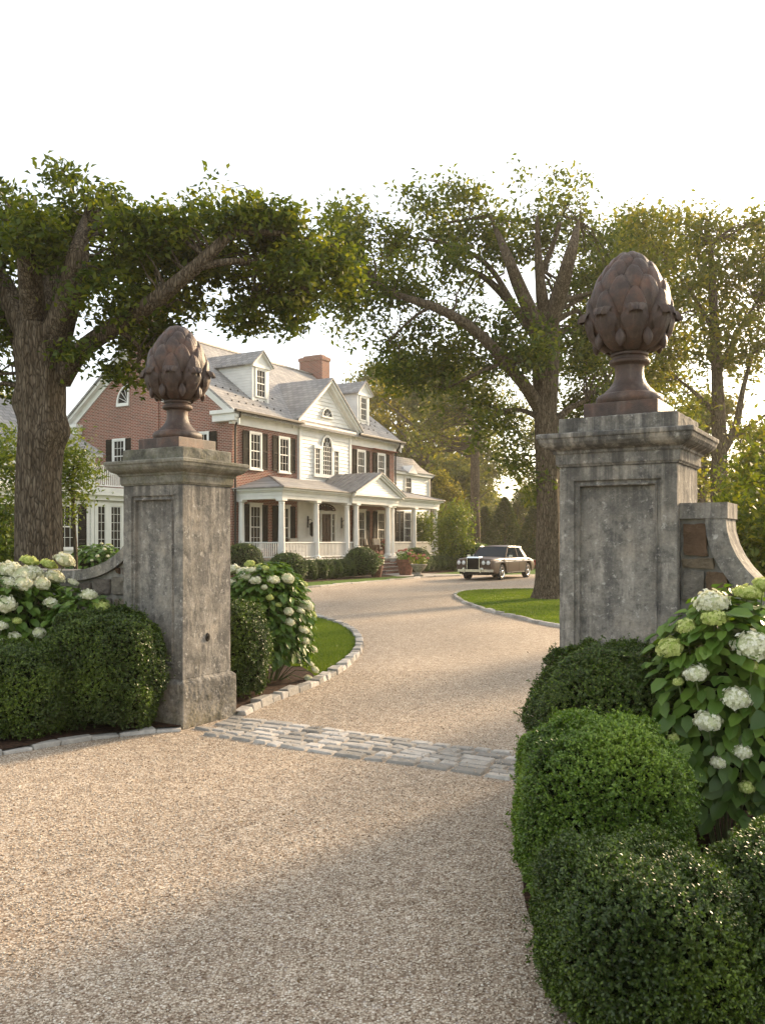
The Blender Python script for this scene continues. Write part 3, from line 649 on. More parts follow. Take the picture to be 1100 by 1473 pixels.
EGG = [(0, .095), (.04, .150), (.10, .208), (.18, .250), (.28, .272), (.38, .277), (.50, .266), (.62, .238), (.74, .192), (.85, .136), (.94, .072), (1, .012)]
def egg_r(h): return .93 * float(np.interp(h, [p[0] for p in EGG], [p[1] for p in EGG]))
def finial(loc, label, rz0=0.0, sc_=1.0):
    o = empty('artichoke_finial', loc, ANG, label, 'finial', 'iron finials on the gate pillars'); o.scale = (sc_,) * 3
    m = MB(); m.box(-.255, .255, -.255, .255, 0, .105); m.build('plinth', M['rust'], o, bevel=.006)
    m = MB(); m.lathe([(.20, .105), (.222, .112), (.232, .13), (.234, .150), (.225, .170), (.205, .182), (.185, .186), (.178, .196), (.165, .212), (.140, .235), (.118, .265), (.104, .30), (.098, .34), (.100, .375), (.104, .388), (.125, .394), (.140, .405), (.143, .418), (.136, .432), (.115, .440), (.112, .452), (.130, .458), (.128, .475), (.10, .48)], 48)
    m.build('pedestal', M['rust'], o, smooth=35)
    H = .72; Z0 = .470
    m = MB(); m.lathe([(egg_r(h) * .96 - .006 if r > .02 else .004, Z0 + h * H) for h, r in [(q, egg_r(q)) for q in np.linspace(0, 1, 25)]], 48)
    rows = [(.16, .42, 8, .5), (.34, .37, 8, 0), (.50, .32, 8, .5), (.64, .26, 7, 0), (.76, .20, 6, .5), (.85, .145, 5, .2)]
    for ri, (h0, dh, cnt, off) in enumerate(rows):
        for k in range(cnt):
            th0 = 2 * math.pi * (k + off) / cnt + rz0; NU, NV = 15, 12
            wmax = math.pi / cnt * 1.10 * egg_r(h0 + dh * .35)
            def Pn(i, j, th0=th0, h0=h0, dh=dh, wmax=wmax):
                u = -1 + 2 * i / (NU - 1); v = j / (NV - 1); h = min(.995, h0 + dh * v)
                w = wmax * max(0, 1 - v ** 1.9) ** .72
                rr = max(.02, egg_r(h)); edge = abs(u) ** 7; rim = .007 * math.exp(-((abs(u) - .80) / .13) ** 2) * min(1, v * 3) + .005 * math.exp(-(u / .14) ** 2)
                lift = -.002 + .050 * math.sin(min(1, v * 1.1) * math.pi * .58) * (1 - edge) + rim * (1 - v * .3) - .030 * (max(0, v - .90) / .10) ** 2
                lift -= .016 * edge
                th = th0 + u * w / max(rr, .05); rad = rr + lift - ri_drop
                return (rad * math.cos(th), rad * math.sin(th), Z0 + h * H + .012 * v)
            ri_drop = .001 * ri
            m.grid(Pn, NU, NV)
    m.build('bulb', M['rust'], o, smooth=50, fix=False)
    # curled acanthus leaves round the lower bulb, each a thick lobed blade whose tip rolls outward
    leaf0 = None
    m = MB(); NU, NV = 9, 18
    def LP(i, j, s):
        u = -1 + 2 * i / (NU - 1); v = j / (NV - 1); h = .02 + .36 * min(1, v / .80)
        lobes = 1 + .13 * math.sin(v * 14)
        w = .070 * (0.50 + .60 * math.sin(min(1, v / .7) * math.pi * .5)) * (1 if v < .78 else (1 - .55 * ((v - .78) / .22) ** 2)) * lobes
        rr = egg_r(h); lift = .034 + .009 * math.cos(u * math.pi * 4.0) * (.3 + v * .7) + .018 * (1 - u * u)
        if v > .80:
            q = (v - .80) / .20 * math.pi * 1.05; lift += .030 * (1 - math.cos(q)) * .8 * (1 - .35 * u * u); dz = .030 * math.sin(q) - .018 * (1 - math.cos(q))
        else: dz = 0
        rad = rr + lift * s - (0 if s == 1 else .006); th = u * w / max(rr, .12)
        if abs(u) > .99: rad -= .012
        return (rad * math.cos(th), rad * math.sin(th), Z0 + h * H + dz * (1 if s == 1 else .6))
    m.grid(lambda i, j: LP(i, j, 1), NU, NV); m.grid(lambda i, j: LP(i, j, .35), NU, NV)
    m.tube([(egg_r(.05 + .3 * q) + .037 + .004 * q, 0, Z0 + (.05 + .3 * q) * H) for q in np.linspace(0, 1, 8)], [.006, .007, .008, .009, .009, .008, .007, .004], 6)
    for sgn in (-1, 1):
        c = egg_r(.2) + .002; m.tube([(c * math.cos(sgn * (.36 + .03 * math.cos(q * 6))), c * math.sin(sgn * (.36 + .03 * math.cos(q * 6))), Z0 + (.03 + .17 * q) * H) for q in np.linspace(0, 1, 7)], [.008, .018, .024, .024, .020, .014, .004], 8)
    for k in range(8):
        th = 2 * math.pi * (k + .5) / 8 + rz0
        if leaf0 is None:
            leaf0 = m.build('curled_leaf', M['rust'], o, smooth=60, fix=False); leaf0.rotation_euler = (0, 0, th)
        else:
            c = leaf0.copy(); col.objects.link(c); c.parent = o; c.rotation_euler = (0, 0, th)
    return o
finial(PL + Vector((0, 0, 2.556)), 'brown rusted artichoke finial on the left gate pillar, in front of the brick gable', .15, 1.0)
finial(PR + Vector((-.0, -.0, 2.556)), 'dark iron artichoke finial on the right gate pillar, against the trees', .0, 1.0)

# curved garden walls of rubble with stone coping
def garden_wall(side, a0, block, Acur, Bcur, ztop, zend, length, label, seed):
    t0, t1 = .17, .50
    o = empty('garden_wall', GA(a0, (t0 + t1) / 2), ANG, label, 'garden wall', 'curved garden walls beside the gate pillars')
    th = (t1 - t0) / 2; sg = side
    zs = ztop - (.105 if block else 0); top = [(block, zs)]
    for k in range(1, 15):
        q = math.pi / 2 * k / 14; top.append((block + Acur * (1 - math.cos(q)), zs - Bcur * math.sin(q)))
    top.append((length, zend))
    cw = .13 if block else .105
    # inner (wall) outline under the coping
    low = []
    for i, (x, z) in enumerate(top):
        p0, p1 = top[max(i - 1, 0)], top[min(i + 1, len(top) - 1)]
        dx, dz = p1[0] - p0[0], p1[1] - p0[1]; l = math.hypot(dx, dz); nx, nz = -dz / l, dx / l
        if i == 0: nx, nz = 1, .0
        low.append((max(0, x - nx * cw), z - nz * cw))
    m = MB()
    for i in range(len(top) - 1):
        (xa, za), (xb, zb) = top[i], top[i + 1]; (xc, zc), (xd, zd) = low[i], low[i + 1]
        cs = [(sg * xc, zc), (sg * xd, zd), (sg * xb, zb), (sg * xa, za)]
        m.c8([(cs[0][0], -th - .03, cs[0][1]), (cs[1][0], -th - .03, cs[1][1]), (cs[1][0], th + .03, cs[1][1]), (cs[0][0], th + .03, cs[0][1]),
              (cs[3][0], -th - .03, cs[3][1]), (cs[2][0], -th - .03, cs[2][1]), (cs[2][0], th + .03, cs[2][1]), (cs[3][0], th + .03, cs[3][1])])
    if block:
        xa, xb = sorted((sg * .002, sg * (block + .012))); m.box(xa, xb, -th - .036, th + .036, zs + .001, ztop)
    m2 = MB()
    bm_ = m.build('coping', M['stone'], o, fix=True)
    poly = [(0, 0)] + ([(0, zs - .001)] if block else []) + [(sg * x, z) for x, z in low if x >= 0] + [(sg * length, 0)]
    m2.prism(poly, lambda x, z: (x, -th + .02, z), lambda x, z: (x, th - .02, z)); m2.build('mortar_core', M['mortar'], o)
    r = np.random.RandomState(seed); m3 = MB(); z = .02; zlim = 1.26 if block else ztop - .1
    def stone(x0, x1, za, zb, cr):
        for (y0, y1) in ((-th - .022, -th + .06), (th + .022, th - .06)):
            j = lambda: r.uniform(-.008, .008); P = [(x0 + j(), za + j()), (x1 + j(), za + j()), (x1 + j(), zb + j()), (x0 + j(), zb + j())]
            m3.c8([(sg * P[0][0], y0, P[0][1]), (sg * P[1][0], y0, P[1][1]), (sg * P[1][0], y1, P[1][1]), (sg * P[0][0], y1, P[0][1]), (sg * P[3][0], y0, P[3][1]), (sg * P[2][0], y0, P[2][1]), (sg * P[2][0], y1, P[2][1]), (sg * P[3][0], y1, P[3][1])], cr)
    if block:
        for st in ((.022, .165, 1.60, 1.815, .06), (.022, .215, 1.52, 1.58, .34), (.022, .15, 1.31, 1.50, .62), (.17, .30, 1.37, 1.50, .14), (.17, .40, 1.29, 1.35, .8), (.42, .56, 1.29, 1.36, .3)): stone(*st)
    def ztop_at(x):
        xs = [p[0] for p in low]; return float(np.interp(x, xs, [p[1] for p in low]))
    while z < zlim:
        hh = r.choice([.09, .17, .24, .21]) * r.uniform(.9, 1.1); x = .03
        while x < min(length - .05, 3.2):
            w = r.uniform(.16, .42)
            while w > .10 and ztop_at(x + w) < z + .09: w *= .75
            zt = min(z + hh, ztop_at(x + w * .2) - .02, ztop_at(x + w) + .02)
            if zt - z > .05:
                for (y0, y1) in ((-th - .012, -th + .06), (th + .012, th - .06)):
                    g = .018; j = lambda: r.uniform(-.012, .012)
                    P = [(sg * (x + g + j()), z + g + j()), (sg * (x + w - g + j()), z + g + j()), (sg * (x + w - g + j()), zt - g + j()), (sg * (x + g + j()), zt - g + j())]
                    m3.c8([(P[0][0], y0, P[0][1]), (P[1][0], y0, P[1][1]), (P[1][0], y1, P[1][1]), (P[0][0], y1, P[0][1]), (P[3][0], y0, P[3][1]), (P[2][0], y0, P[2][1]), (P[2][0], y1, P[2][1]), (P[3][0], y1, P[3][1])], r.rand())
            x += w
        z += hh
    sw = m3.build('stonework', M['rubble'], o, attr=True); wear(sw, 3, .03, .015); sw.modifiers['bevel'].width = .022
    return o
garden_wall(-1, -.835 + .04, 0, .92, .46, 1.86, 1.38, 9.0, 'curved rubble wall sweeping down from the left gate pillar behind hydrangeas', 3)
garden_wall(1, 4.27, .29, 1.20, .74, 1.95, 1.13, 7.0, 'curved rubble wall with stepped stone coping joined to the right gate pillar', 8)

# ---------------------------------------------------------------- near shrubs and hydrangeas
BG = 'clipped boxwood shrubs around the gate'
box_shrub((-2.50, 7.82, 0), .53, .40, 1.06, 17000, .021, M['box_leaf'], 'big rounded boxwood at the foot of the left gate pillar', BG, square=2.6, lump=.13, seed=1)
box_shrub((-3.17, 7.5, 0), .47, .38, .80, 12000, .021, M['box_leaf'], 'lower dark boxwood at the left edge, beside the big rounded boxwood', BG, square=2.6, lump=.13, seed=2)
box_shrub((-1.60, 9.30, 0), .37, .40, 1.03, 10000, .024, M['box_leaf'], 'boxwood tucked behind the left gate pillar beside the curved lawn', BG, square=2.6, lump=.13, seed=3)
box_shrub((1.30, 4.95, 0), .44, .40, 1.08, 26000, .0165, M['box_leaf'], 'dark boxwood directly in front of the right gate pillar', BG, square=3.3, lump=.13, seed=4)
box_shrub((1.00, 4.02, 0), .36, .40, .85, 24000, .0165, M['box_leaf_b'], 'bright green boxwood standing nearer than the dark one by the right pillar', BG, square=3.3, lump=.13, seed=5)
box_shrub((.93, 3.18, 0), .345, .42, .56, 16000, .0155, M['box_leaf'], 'lowest boxwood at the bottom edge right of the gravel', BG, square=3.3, lump=.13, seed=6)
box_shrub((1.60, 3.22, 0), .37, .40, .58, 12000, .0155, M['box_leaf'], 'boxwood in the bottom right corner below the hydrangea', BG, square=3.3, lump=.13, seed=7)
HG = 'white hydrangeas in flower by the gate'
hydrangea((1.86, 4.66, 0), .50, .42, 1.42, 2300, .115, 'hydrangea with big cream flower heads against the right rubble wall', [
    (1023, 867, 52, 'w'), (1026, 889, 40, 'l'), (986, 902, 30, 'l'), (964, 932, 42, 'l'), (1000, 968, 38, 'w'), (975, 981, 16, 'l'), (1059, 1005, 42, 'w'), (1018, 1037, 42, 'w'),
    (968, 1062, 17, 'l'), (1068, 1082, 26, 'w'), (1033, 1097, 24, 'w'), (1073, 1133, 22, 'l'), (1086, 930, 60, 'w'), (1074, 853, 42, 'l'), (1097, 842, 30, 'l'), (1081, 958, 20, 'l')], HG, 8, 1, hs=.07)
hydrangea((-3.75, 8.15, 0), .95, .55, 1.50, 3800, .12, 'wide hydrangea hedge with cream heads at the left edge before the rubble wall', [
    (15, 820, 36, 'w'), (42, 807, 28, 'l'), (34, 828, 36, 'w'), (93, 806, 30, 'w'), (70, 812, 26, 'l'), (33, 840, 30, 'w'), (78, 830, 30, 'w'), (105, 838, 18, 'w'), (8, 870, 32, 'w'), (74, 868, 22, 'w'),
    (21, 916, 20, 'w'), (57, 911, 20, 'w'), (3, 900, 18, 'w'), (39, 933, 14, 'l'), (10, 840, 26, 'w'), (50, 823, 26, 'w'), (24, 893, 14, 'l'), (60, 840, 26, 'w'), (3, 925, 16, 'w')], HG, 14, 2)
hydrangea((-2.78, 8.05, 0), .42, .34, 1.27, 1300, .10, 'slim hydrangea with two pale heads between the left pillar and the hydrangea hedge', [(128, 856, 24, 'w'), (146, 872, 26, 'l')], HG, 4, 9)
hydrangea((-1.42, 10.45, 0), .58, .60, 1.42, 3800, .12, 'hydrangea spilling towards the curved lawn behind the left gate pillar', [
    (335, 819, 20, 'w'), (350, 822, 22, 'w'), (362, 822, 16, 'w'), (353, 830, 20, 'w'), (367, 835, 20, 'w'), (359, 812, 16, 'l'), (381, 818, 13, 'l'), (393, 834, 20, 'w'), (414, 833, 20, 'w'), (441, 871, 22, 'w'),
    (432, 878, 15, 'w'), (415, 880, 15, 'w'), (417, 895, 15, 'w'), (437, 906, 17, 'w'), (439, 922, 13, 'w'), (450, 934, 14, 'w'), (446, 955, 13, 'w'), (453, 964, 13, 'w'), (444, 977, 15, 'w'), (430, 984, 14, 'w'),
    (388, 860, 11, 'l'), (335, 838, 14, 'w'), (400, 870, 10, 'l'), (380, 845, 10, 'w')], HG, 6, 3)
hydrangea((-2.9, 11.3, 0), .7, .6, 1.35, 1500, .14, 'hydrangea hidden mostly by the left gate pillar', [], HG, 8, 4)
hydrangea((-8.6, 26.5, 0), .95, .8, 1.6, 1500, .2, 'small far hydrangea under the white sunroom windows', [(150, 790, 6, 'w'), (160, 785, 5, 'w'), (140, 800, 6, 'w'), (146, 782, 5, 'w'), (132, 806, 5, 'w'), (155, 800, 5, 'w')], HG, 8, 5, hs=.08)
# ---------------------------------------------------------------- the brick house (local x along the front, y into the house)
H0 = Vector((-7.02, 40.95, 0)); HROT = math.atan2(T.y, T.x)
def HL(x, y, z=0): return H0 + T * x + Vector((-T.y, T.x, 0)) * y + Vector((0, 0, z))
house = empty('brick_house', H0, HROT, 'red brick colonial house with white porch and grey slate roof beyond the drive', 'house')
LX, LY, EV, FZ = 15.3, 11.1, 7.9, 7.17
def FR(y0): return lambda u, z, d: (u, y0 - d, z)          # faces parallel to the front
def SD(x0): return lambda u, z, d: (x0 - d, u, z)          # left-hand faces
def SR(x0): return lambda u, z, d: (x0 + d, u, z)          # right-hand faces
def P_(m, name, mat, parent=None, **k): return m.build(name, M[mat], parent or house, **k)
slope = .767; RZ = lambda y: 8.10 + slope * y               # top of roof slope
RIDGE = LY / 2
def siding(m, pt, u0, u1, z0, z1, pitch=.2, clip=None):
    z = z0
    while z < z1 - 1e-3:
        zt = min(z + pitch, z1); a, b = (u0, u1) if clip is None else clip(z); c, d = (u0, u1) if clip is None else clip(zt)
        if b - a > .02:
            m.add([pt(a, z, .038), pt(b, z, .038), pt(d, zt, .004), pt(c, zt, .004), pt(a, z, 0), pt(b, z, 0)], [(0, 1, 2, 3), (4, 5, 1, 0)])
        z = zt
# main brick body with chimney breast and gable ends
m = MB(); pent = [(0, 0), (LY, 0), (LY, 7.95), (RIDGE, 7.95 + slope * RIDGE), (0, 7.95)]
m.prism(pent, lambda u, z: (0, u, z), lambda u, z: (LX, u, z)); P_(m, 'brick_wall', 'brick')
m = MB(); m.box(-.10, .5, 4.62, 6.48, 0, 13.9); m.box(-.16, .56, 4.56, 6.54, 13.6, 13.8); P_(m, 'chimney', 'brick')
m = MB(); m.box(14.35, 15.2, 4.72, 6.5, 11.4, 13.5); m.box(14.29, 15.26, 4.66, 6.56, 13.25, 13.45); m.box(14.5, 15.05, 4.9, 6.3, 13.5, 13.62); P_(m, 'chimney', 'brick')
# roof slopes
m = MB(); ye = -.50; th = .13
for s in (0, 1):
    f = (lambda y: y) if s == 0 else (lambda y: LY - y)
    m.c8([(-.38, f(ye), RZ(ye) - th), (LX + .38, f(ye), RZ(ye) - th), (LX + .38, f(RIDGE), RZ(RIDGE) - th), (-.38, f(RIDGE), RZ(RIDGE) - th),
          (-.38, f(ye), RZ(ye)), (LX + .38, f(ye), RZ(ye)), (LX + .38, f(RIDGE), RZ(RIDGE)), (-.38, f(RIDGE), RZ(RIDGE))])
P_(m, 'roof', 'slate_x')
m = MB(); m.box(-.4, LX + .4, RIDGE - .1, RIDGE + .1, RZ(RIDGE) - .03, RZ(RIDGE) + .06); P_(m, 'ridge_cap', 'seam_metal')
# snow guards: small dark cleats in rows near the eaves
m = MB(); r = np.random.RandomState(2)
for row in range(3):
    y = .25 + row * .5; x = .3 + .3 * (row % 2)
    while x < LX:
        if not (5.0 < x < 10.4) and r.rand() < .8: m.box(x, x + .045, y, y + .07, RZ(y) + .0, RZ(y + .06) + .035)
        x += .55 + r.uniform(-.04, .04)
P_(m, 'snow_guards', 'dark_metal')
# gable rake boards
for s, end in ((0, 0), (1, 0), (0, 1), (1, 1)):
    f = (lambda y: y) if s == 0 else (lambda y: LY - y); m = MB()
    for (xa, xb, w0, w1) in (((-.30, 0.0, .135, .30), (-.06, .0, .30, .62)) if end == 0 else ((LX, LX + .30, .135, .30), (LX, LX + .06, .30, .62))):
        m.c8([(xa, f(-.48), RZ(-.48) - w1), (xb, f(-.48), RZ(-.48) - w1), (xb, f(RIDGE), RZ(RIDGE) - w1), (xa, f(RIDGE), RZ(RIDGE) - w1),
              (xa, f(-.48), RZ(-.48) - w0), (xb, f(-.48), RZ(-.48) - w0), (xb, f(RIDGE), RZ(RIDGE) - w0), (xa, f(RIDGE), RZ(RIDGE) - w0)])
    P_(m, 'rake_board', 'white_paint')
# cornice, frieze with dentils, gutter, eave returns
for (a, b) in ((-.12, 5.16), (10.12, LX + .12)):
    m = MB(); m.box(a, b, -.08, 0.1, FZ, 7.62); m.box(a - .12 * (a < 0), b + .0, -.20, .1, 7.62, 7.70); m.box(a - .2 * (a < 0), b, -.42, .1, 7.70, 7.80); P_(m, 'cornice', 'white_paint', bevel=.01)
m = MB(); m.box(5.16, 10.12, -.20, .1, 7.50, 7.62); m.box(5.16, 10.12, -.30, .1, 7.62, 7.70); m.box(5.16, 10.12, -.50, .1, 7.70, 7.80); P_(m, 'cornice', 'white_paint', bevel=.01)
for y0, y1 in ((-.42, .95), (LY - .95, LY + .42)):
    m = MB(); m.box(-.32, 0, y0, y1, FZ + .12, 7.62); m.box(-.44, 0, y0 - .04, y1 + .05, 7.62, 7.80); P_(m, 'eave_return', 'white_paint', bevel=.01)
m = MB(); x = .0
while x < LX:
    y = -.20 if not (5.1 < x < 10.1) else -.32
    m.box(x, x + .09, y - .06, y + .08, 7.60 if y > -.3 else 7.60, 7.70); x += .19
P_(m, 'dentils', 'white_paint')
for a, b in ((-.42, 4.9), (10.4, LX + .42)):
    m = MB(); m.box(a, b, -.62, -.48, 7.68, 7.80); P_(m, 'gutter', 'dark_metal', bevel=.02)
for x in (.06, LX - .08):
    m = MB(); m.tube([(x - .1, -.54, 7.7), (x - .1, -.50, 7.5), (x, -.16, 7.1), (x, -.14, 6.6), (x, -.14, .1)], .05, 8); P_(m, 'downspout', 'dark_metal')
m = MB(); m.box(LX - 2.8, LX + .0, -.30, -.05, FZ - .05, FZ); P_(m, 'string_course', 'brick')

def window(pt, u0, u1, z0, z1, cols=3, parent=None, sash=True, rows=4, case=.09, sill=True, name='window', head=False):
    p = parent or house
    m = MB(); m.on(pt, u0 - case, u0, z0 - .02, z1 + case, 0, .09); m.on(pt, u1, u1 + case, z0 - .02, z1 + case, 0, .09); m.on(pt, u0, u1, z1, z1 + case, 0, .09)
    if head: m.on(pt, u0 - case - .06, u1 + case + .06, z1 + case, z1 + case + .07, 0, .11)
    m.on(pt, u0, u1, z0 - .02, z0 + .05, 0, .06)
    for (a, b) in ((u0, u0 + .05), (u1 - .05, u1)): m.on(pt, a, b, z0 + .05, z1 - .05, 0, .065)
    m.on(pt, u0, u1, z1 - .05, z1, 0, .065)
    if sash: zm = (z0 + z1) / 2; m.on(pt, u0 + .05, u1 - .05, zm - .025, zm + .025, 0, .066)
    for i in range(1, cols): u = u0 + (u1 - u0) * i / cols; m.on(pt, u - .009, u + .009, z0 + .05, z1 - .05, .042, .055)
    for i in range(1, rows):
        z = z0 + (z1 - z0) * i / rows
        if not (sash and abs(z - (z0 + z1) / 2) < .05): m.on(pt, u0 + .05, u1 - .05, z - .009, z + .009, .042, .053)
    w = m.build(name, M['white_paint'], p)
    if p is house or p.parent is None:
        g = MB(); g.add([pt(u0 + .02, z0 + .02, .042), pt(u1 - .02, z0 + .02, .042), pt(u1 - .02, z1 - .02, .042), pt(u0 + .02, z1 - .02, .042)], [(0, 1, 2, 3)]); g.build('pane', M['glass'], w, fix=False)
        if sill: s = MB(); s.on(pt, u0 - case - .05, u1 + case + .05, z0 - .10, z0 - .021, 0, .13); s.build('sill', M['white_paint'], w)
    else:
        g = MB(); g.add([pt(u0 + .02, z0 + .02, .042), pt(u1 - .02, z0 + .02, .042), pt(u1 - .02, z1 - .02, .042), pt(u0 + .02, z1 - .02, .042)], [(0, 1, 2, 3)]); g.build('pane', M['glass'], p, fix=False)
    return w
def shutter(pt, u0, u1, z0, z1):
    m = MB(); zs = [z0, (z0 + z1) / 2 - .04, (z0 + z1) / 2 + .04, z1]
    m.on(pt, u0, u0 + .05, z0, z1, .03, .085); m.on(pt, u1 - .05, u1, z0, z1, .03, .085)
    for a, b in ((z0, z0 + .08), (zs[1], zs[2]), (z1 - .07, z1)): m.on(pt, u0 + .05, u1 - .05, a, b, .032, .082)
    for a, b in ((z0 + .08, zs[1]), (zs[2], z1 - .07)):
        n = int((b - a) / .07)
        for i in range(n):
            z = a + (b - a) * i / n; m.add([pt(u0 + .05, z, .078), pt(u1 - .05, z, .078), pt(u1 - .05, z + .065, .045), pt(u0 + .05, z + .065, .045)], [(0, 1, 2, 3)])
    m.on(pt, u0 + .04, u1 - .04, z0 + .02, z1 - .02, .028, .036)
    P_(m, 'shutter', 'shutter_paint')
def winsh(pt, u0, u1, z0, z1, sw=.50, **k):
    window(pt, u0, u1, z0, z1, **k)
    shutter(pt, u0 - .09 - sw, u0 - .095, z0 - .02, z1 + .07); shutter(pt, u1 + .095, u1 + .09 + sw, z0 - .02, z1 + .07)
WX = [(1.28, 2.05), (3.58, 4.34), (10.96, 11.72), (13.25, 14.02)]
for a, b in WX:
    winsh(FR(0), a, b, 5.2, 6.88, sw=.46); winsh(FR(0), a, b, 1.35, 3.38, sw=.46, head=True)
for a, b in ((1.45, 2.2), (7.0, 7.76)): winsh(SD(0), a, b, 5.2, 6.82, sw=.45)
for a, b in ((1.45, 2.2), (8.6, 9.4)): winsh(SR(LX), a, b, 5.2, 6.82, sw=.45)
# quarter-round attic lights either side of the breast
for sgn, uc in ((1, 6.68), (-1, 4.42)):
    m = MB(); g = MB(); pt = SD(0); Rr = .88; hh = 1.02; z0 = 8.62; N = 10
    arc = [(uc + sgn * Rr * math.cos(q), z0 + hh * math.sin(q)) for q in np.linspace(0, math.pi / 2, N)]
    ins = [(uc + sgn * (.08 + (Rr - .18) * math.cos(q)), z0 + .08 + (hh - .18) * math.sin(q)) for q in np.linspace(0, math.pi / 2, N)]
    for i in range(N - 1):
        a, b, c, d = arc[i], arc[i + 1], ins[i + 1], ins[i]
        m.c8([pt(*a, 0), pt(*b, 0), pt(*c, 0), pt(*d, 0), pt(*a, .08), pt(*b, .08), pt(*c, .08), pt(*d, .08)])
    m.on(pt, min(uc, uc + sgn * .08), max(uc, uc + sgn * .08), z0, z0 + hh, 0, .08); m.on(pt, min(uc, uc + sgn * Rr), max(uc, uc + sgn * Rr), z0 - .08, z0 + .08, 0, .09)
    for q in (.35, .75, 1.15):
        m.tube([pt(uc + sgn * .08, z0 + .08, .03), pt(uc + sgn * (.08 + .68 * math.cos(q)), z0 + .08 + .82 * math.sin(q), .03)], .016, 4)
    w = P_(m, 'window', 'white_paint'); g.add([pt(uc + sgn * .06, z0 + .06, .02)] + [pt(*p, .02) for p in ins], [tuple(range(N + 1))]); g.build('pane', M['glass'], w)
# central white-sided pavilion
m = MB(); m.box(5.16, 10.12, -.10, .02, 4.6, 7.5); siding(m, FR(-.10), 5.30, 9.98, 4.6, 7.5); siding(m, FR(-.002), 5.30, 9.98, .9, 3.75)
m.box(5.16, 10.12, -.002, .0, .9, 3.75); P_(m, 'siding', 'white_paint', fix=False)
m = MB(); m.box(5.14, 5.32, -.17, 0, 4.5, 7.5); m.box(9.96, 10.14, -.17, 0, 4.5, 7.5); m.box(5.14, 5.32, -.06, 0, .9, 3.7); m.box(9.96, 10.14, -.06, 0, .9, 3.7); P_(m, 'corner_board', 'white_paint')
# pediment
pc = 7.64; pw = 2.78; pb = 7.80; ph = 2.25; bk = 3.2
m = MB(); m.prism([(pc - pw, pb), (pc + pw, pb), (pc, pb + ph)], lambda u, z: (u, -.12, z), lambda u, z: (u, .4, z))
siding(m, FR(-.12), 0, 0, pb, pb + ph - .1, .2, lambda z: (pc - pw * (1 - (z - pb) / ph) + .12, pc + pw * (1 - (z - pb) / ph) - .12))
pedi = P_(m, 'pediment', 'white_paint', fix=False)
m = MB()
for s in (-1, 1):
    for (w0, w1, ya, yb) in ((.0, .13, -.52, -.1), (.13, .30, -.40, -.1), (.30, .48, -.19, -.1)):
        m.c8([(pc + s * (pw + .28), ya, pb + .12 - w1), (pc + s * (pw + .28), yb, pb + .12 - w1), (pc, yb, pb + ph + .34 - w1), (pc, ya, pb + ph + .34 - w1),
              (pc + s * (pw + .28), ya, pb + .12 - w0), (pc + s * (pw + .28), yb, pb + .12 - w0), (pc, yb, pb + ph + .34 - w0), (pc, ya, pb + ph + .34 - w0)])
m.build('raking_cornice', M['white_paint'], pedi)
m = MB()
for s in (-1, 1):
    a = (pc + s * (pw + .36), -.58, pb + .16); b = (pc, -.58, pb + ph + .46); zc = pb + ph + .46
    yb = (zc - 8.10) / slope; ya = (pb + .16 - 8.10) / slope
    m.c8([(a[0], a[1], a[2] - .1), (b[0], b[1], b[2] - .1), (b[0], yb + .2, b[2] - .1), (a[0], ya, a[2] - .1), a, b, (b[0], yb, b[2]), (a[0], ya, a[2])])
P_(m, 'pediment_roof', 'slate_y')
def fan(pt, uc, z0, Rr, parent, rays=3, fw=.07, hz=1.0):
    m = MB(); N = 13; qs = np.linspace(0, math.pi, N)
    o_ = [(uc + (Rr + fw) * math.cos(q), z0 + hz * (Rr + fw) * math.sin(q)) for q in qs]; i_ = [(uc + Rr * math.cos(q), z0 + hz * Rr * math.sin(q)) for q in qs]
    for i in range(N - 1):
        a, b, c, d = o_[i], o_[i + 1], i_[i + 1], i_[i]; m.c8([pt(*a, 0), pt(*b, 0), pt(*c, 0), pt(*d, 0), pt(*a, .09), pt(*b, .09), pt(*c, .09), pt(*d, .09)])
    for k in range(1, rays + 1):
        q = math.pi * k / (rays + 1); m.tube([pt(uc, z0, .06), pt(uc + Rr * math.cos(q), z0 + hz * Rr * math.sin(q), .06)], .016, 4)
    m.tube([pt(uc + .45 * Rr * math.cos(q), z0 + hz * .45 * Rr * math.sin(q), .06) for q in qs], .014, 4)
    return m, i_
pt = FR(-.15); m, i_ = fan(pt, pc, 8.42, .42, pedi, 4); m.on(pt, pc - .55, pc + .55, 8.34, 8.42, 0, .11); m.build('window', M['white_paint'], pedi)
g = MB(); g.add([pt(*p, .045) for p in i_], [tuple(range(len(i_)))]); g.build('pane', M['glass'], pedi)
# palladian window
pt = FR(-.13); m, i_ = fan(pt, pc, 6.78, .42, house, 3, .10, 1.25)
for (a, b) in ((pc - .52, pc - .42), (pc + .42, pc + .52)): m.on(pt, a, b, 5.28, 6.78, 0, .09)
for (a, b) in ((pc - 1.2, pc - 1.10), (pc + 1.10, pc + 1.2), (pc - .70, pc - .52), (pc + .52, pc + .70)): m.on(pt, a, b, 5.28, 6.62, 0, .08)
for s in (-1, 1): m.on(pt, min(pc + s * .5, pc + s * 1.25), max(pc + s * .5, pc + s * 1.25), 6.62, 6.78, 0, .11)
m.on(pt, pc - 1.28, pc + 1.28, 5.10, 5.28, 0, .12)
for u in (pc - .21, pc, pc + .21): m.on(pt, u - .014, u + .014, 5.28, 6.78, .035, .06)
for z in np.linspace(5.28, 6.78, 7)[1:]: m.on(pt, pc - .42, pc + .42, z - .014, z + .014, .035, .062)
for s in (-1, 1):
    a, b = (pc - 1.10, pc - .70) if s < 0 else (pc + .70, pc + 1.10); u = (a + b) / 2; m.on(pt, u - .012, u + .012, 5.28, 6.62, .035, .06)
    for z in np.linspace(5.28, 6.62, 6)[1:-1]: m.on(pt, a, b, z - .014, z + .014, .035, .062)
w = P_(m, 'arched_window', 'white_paint'); g = MB()
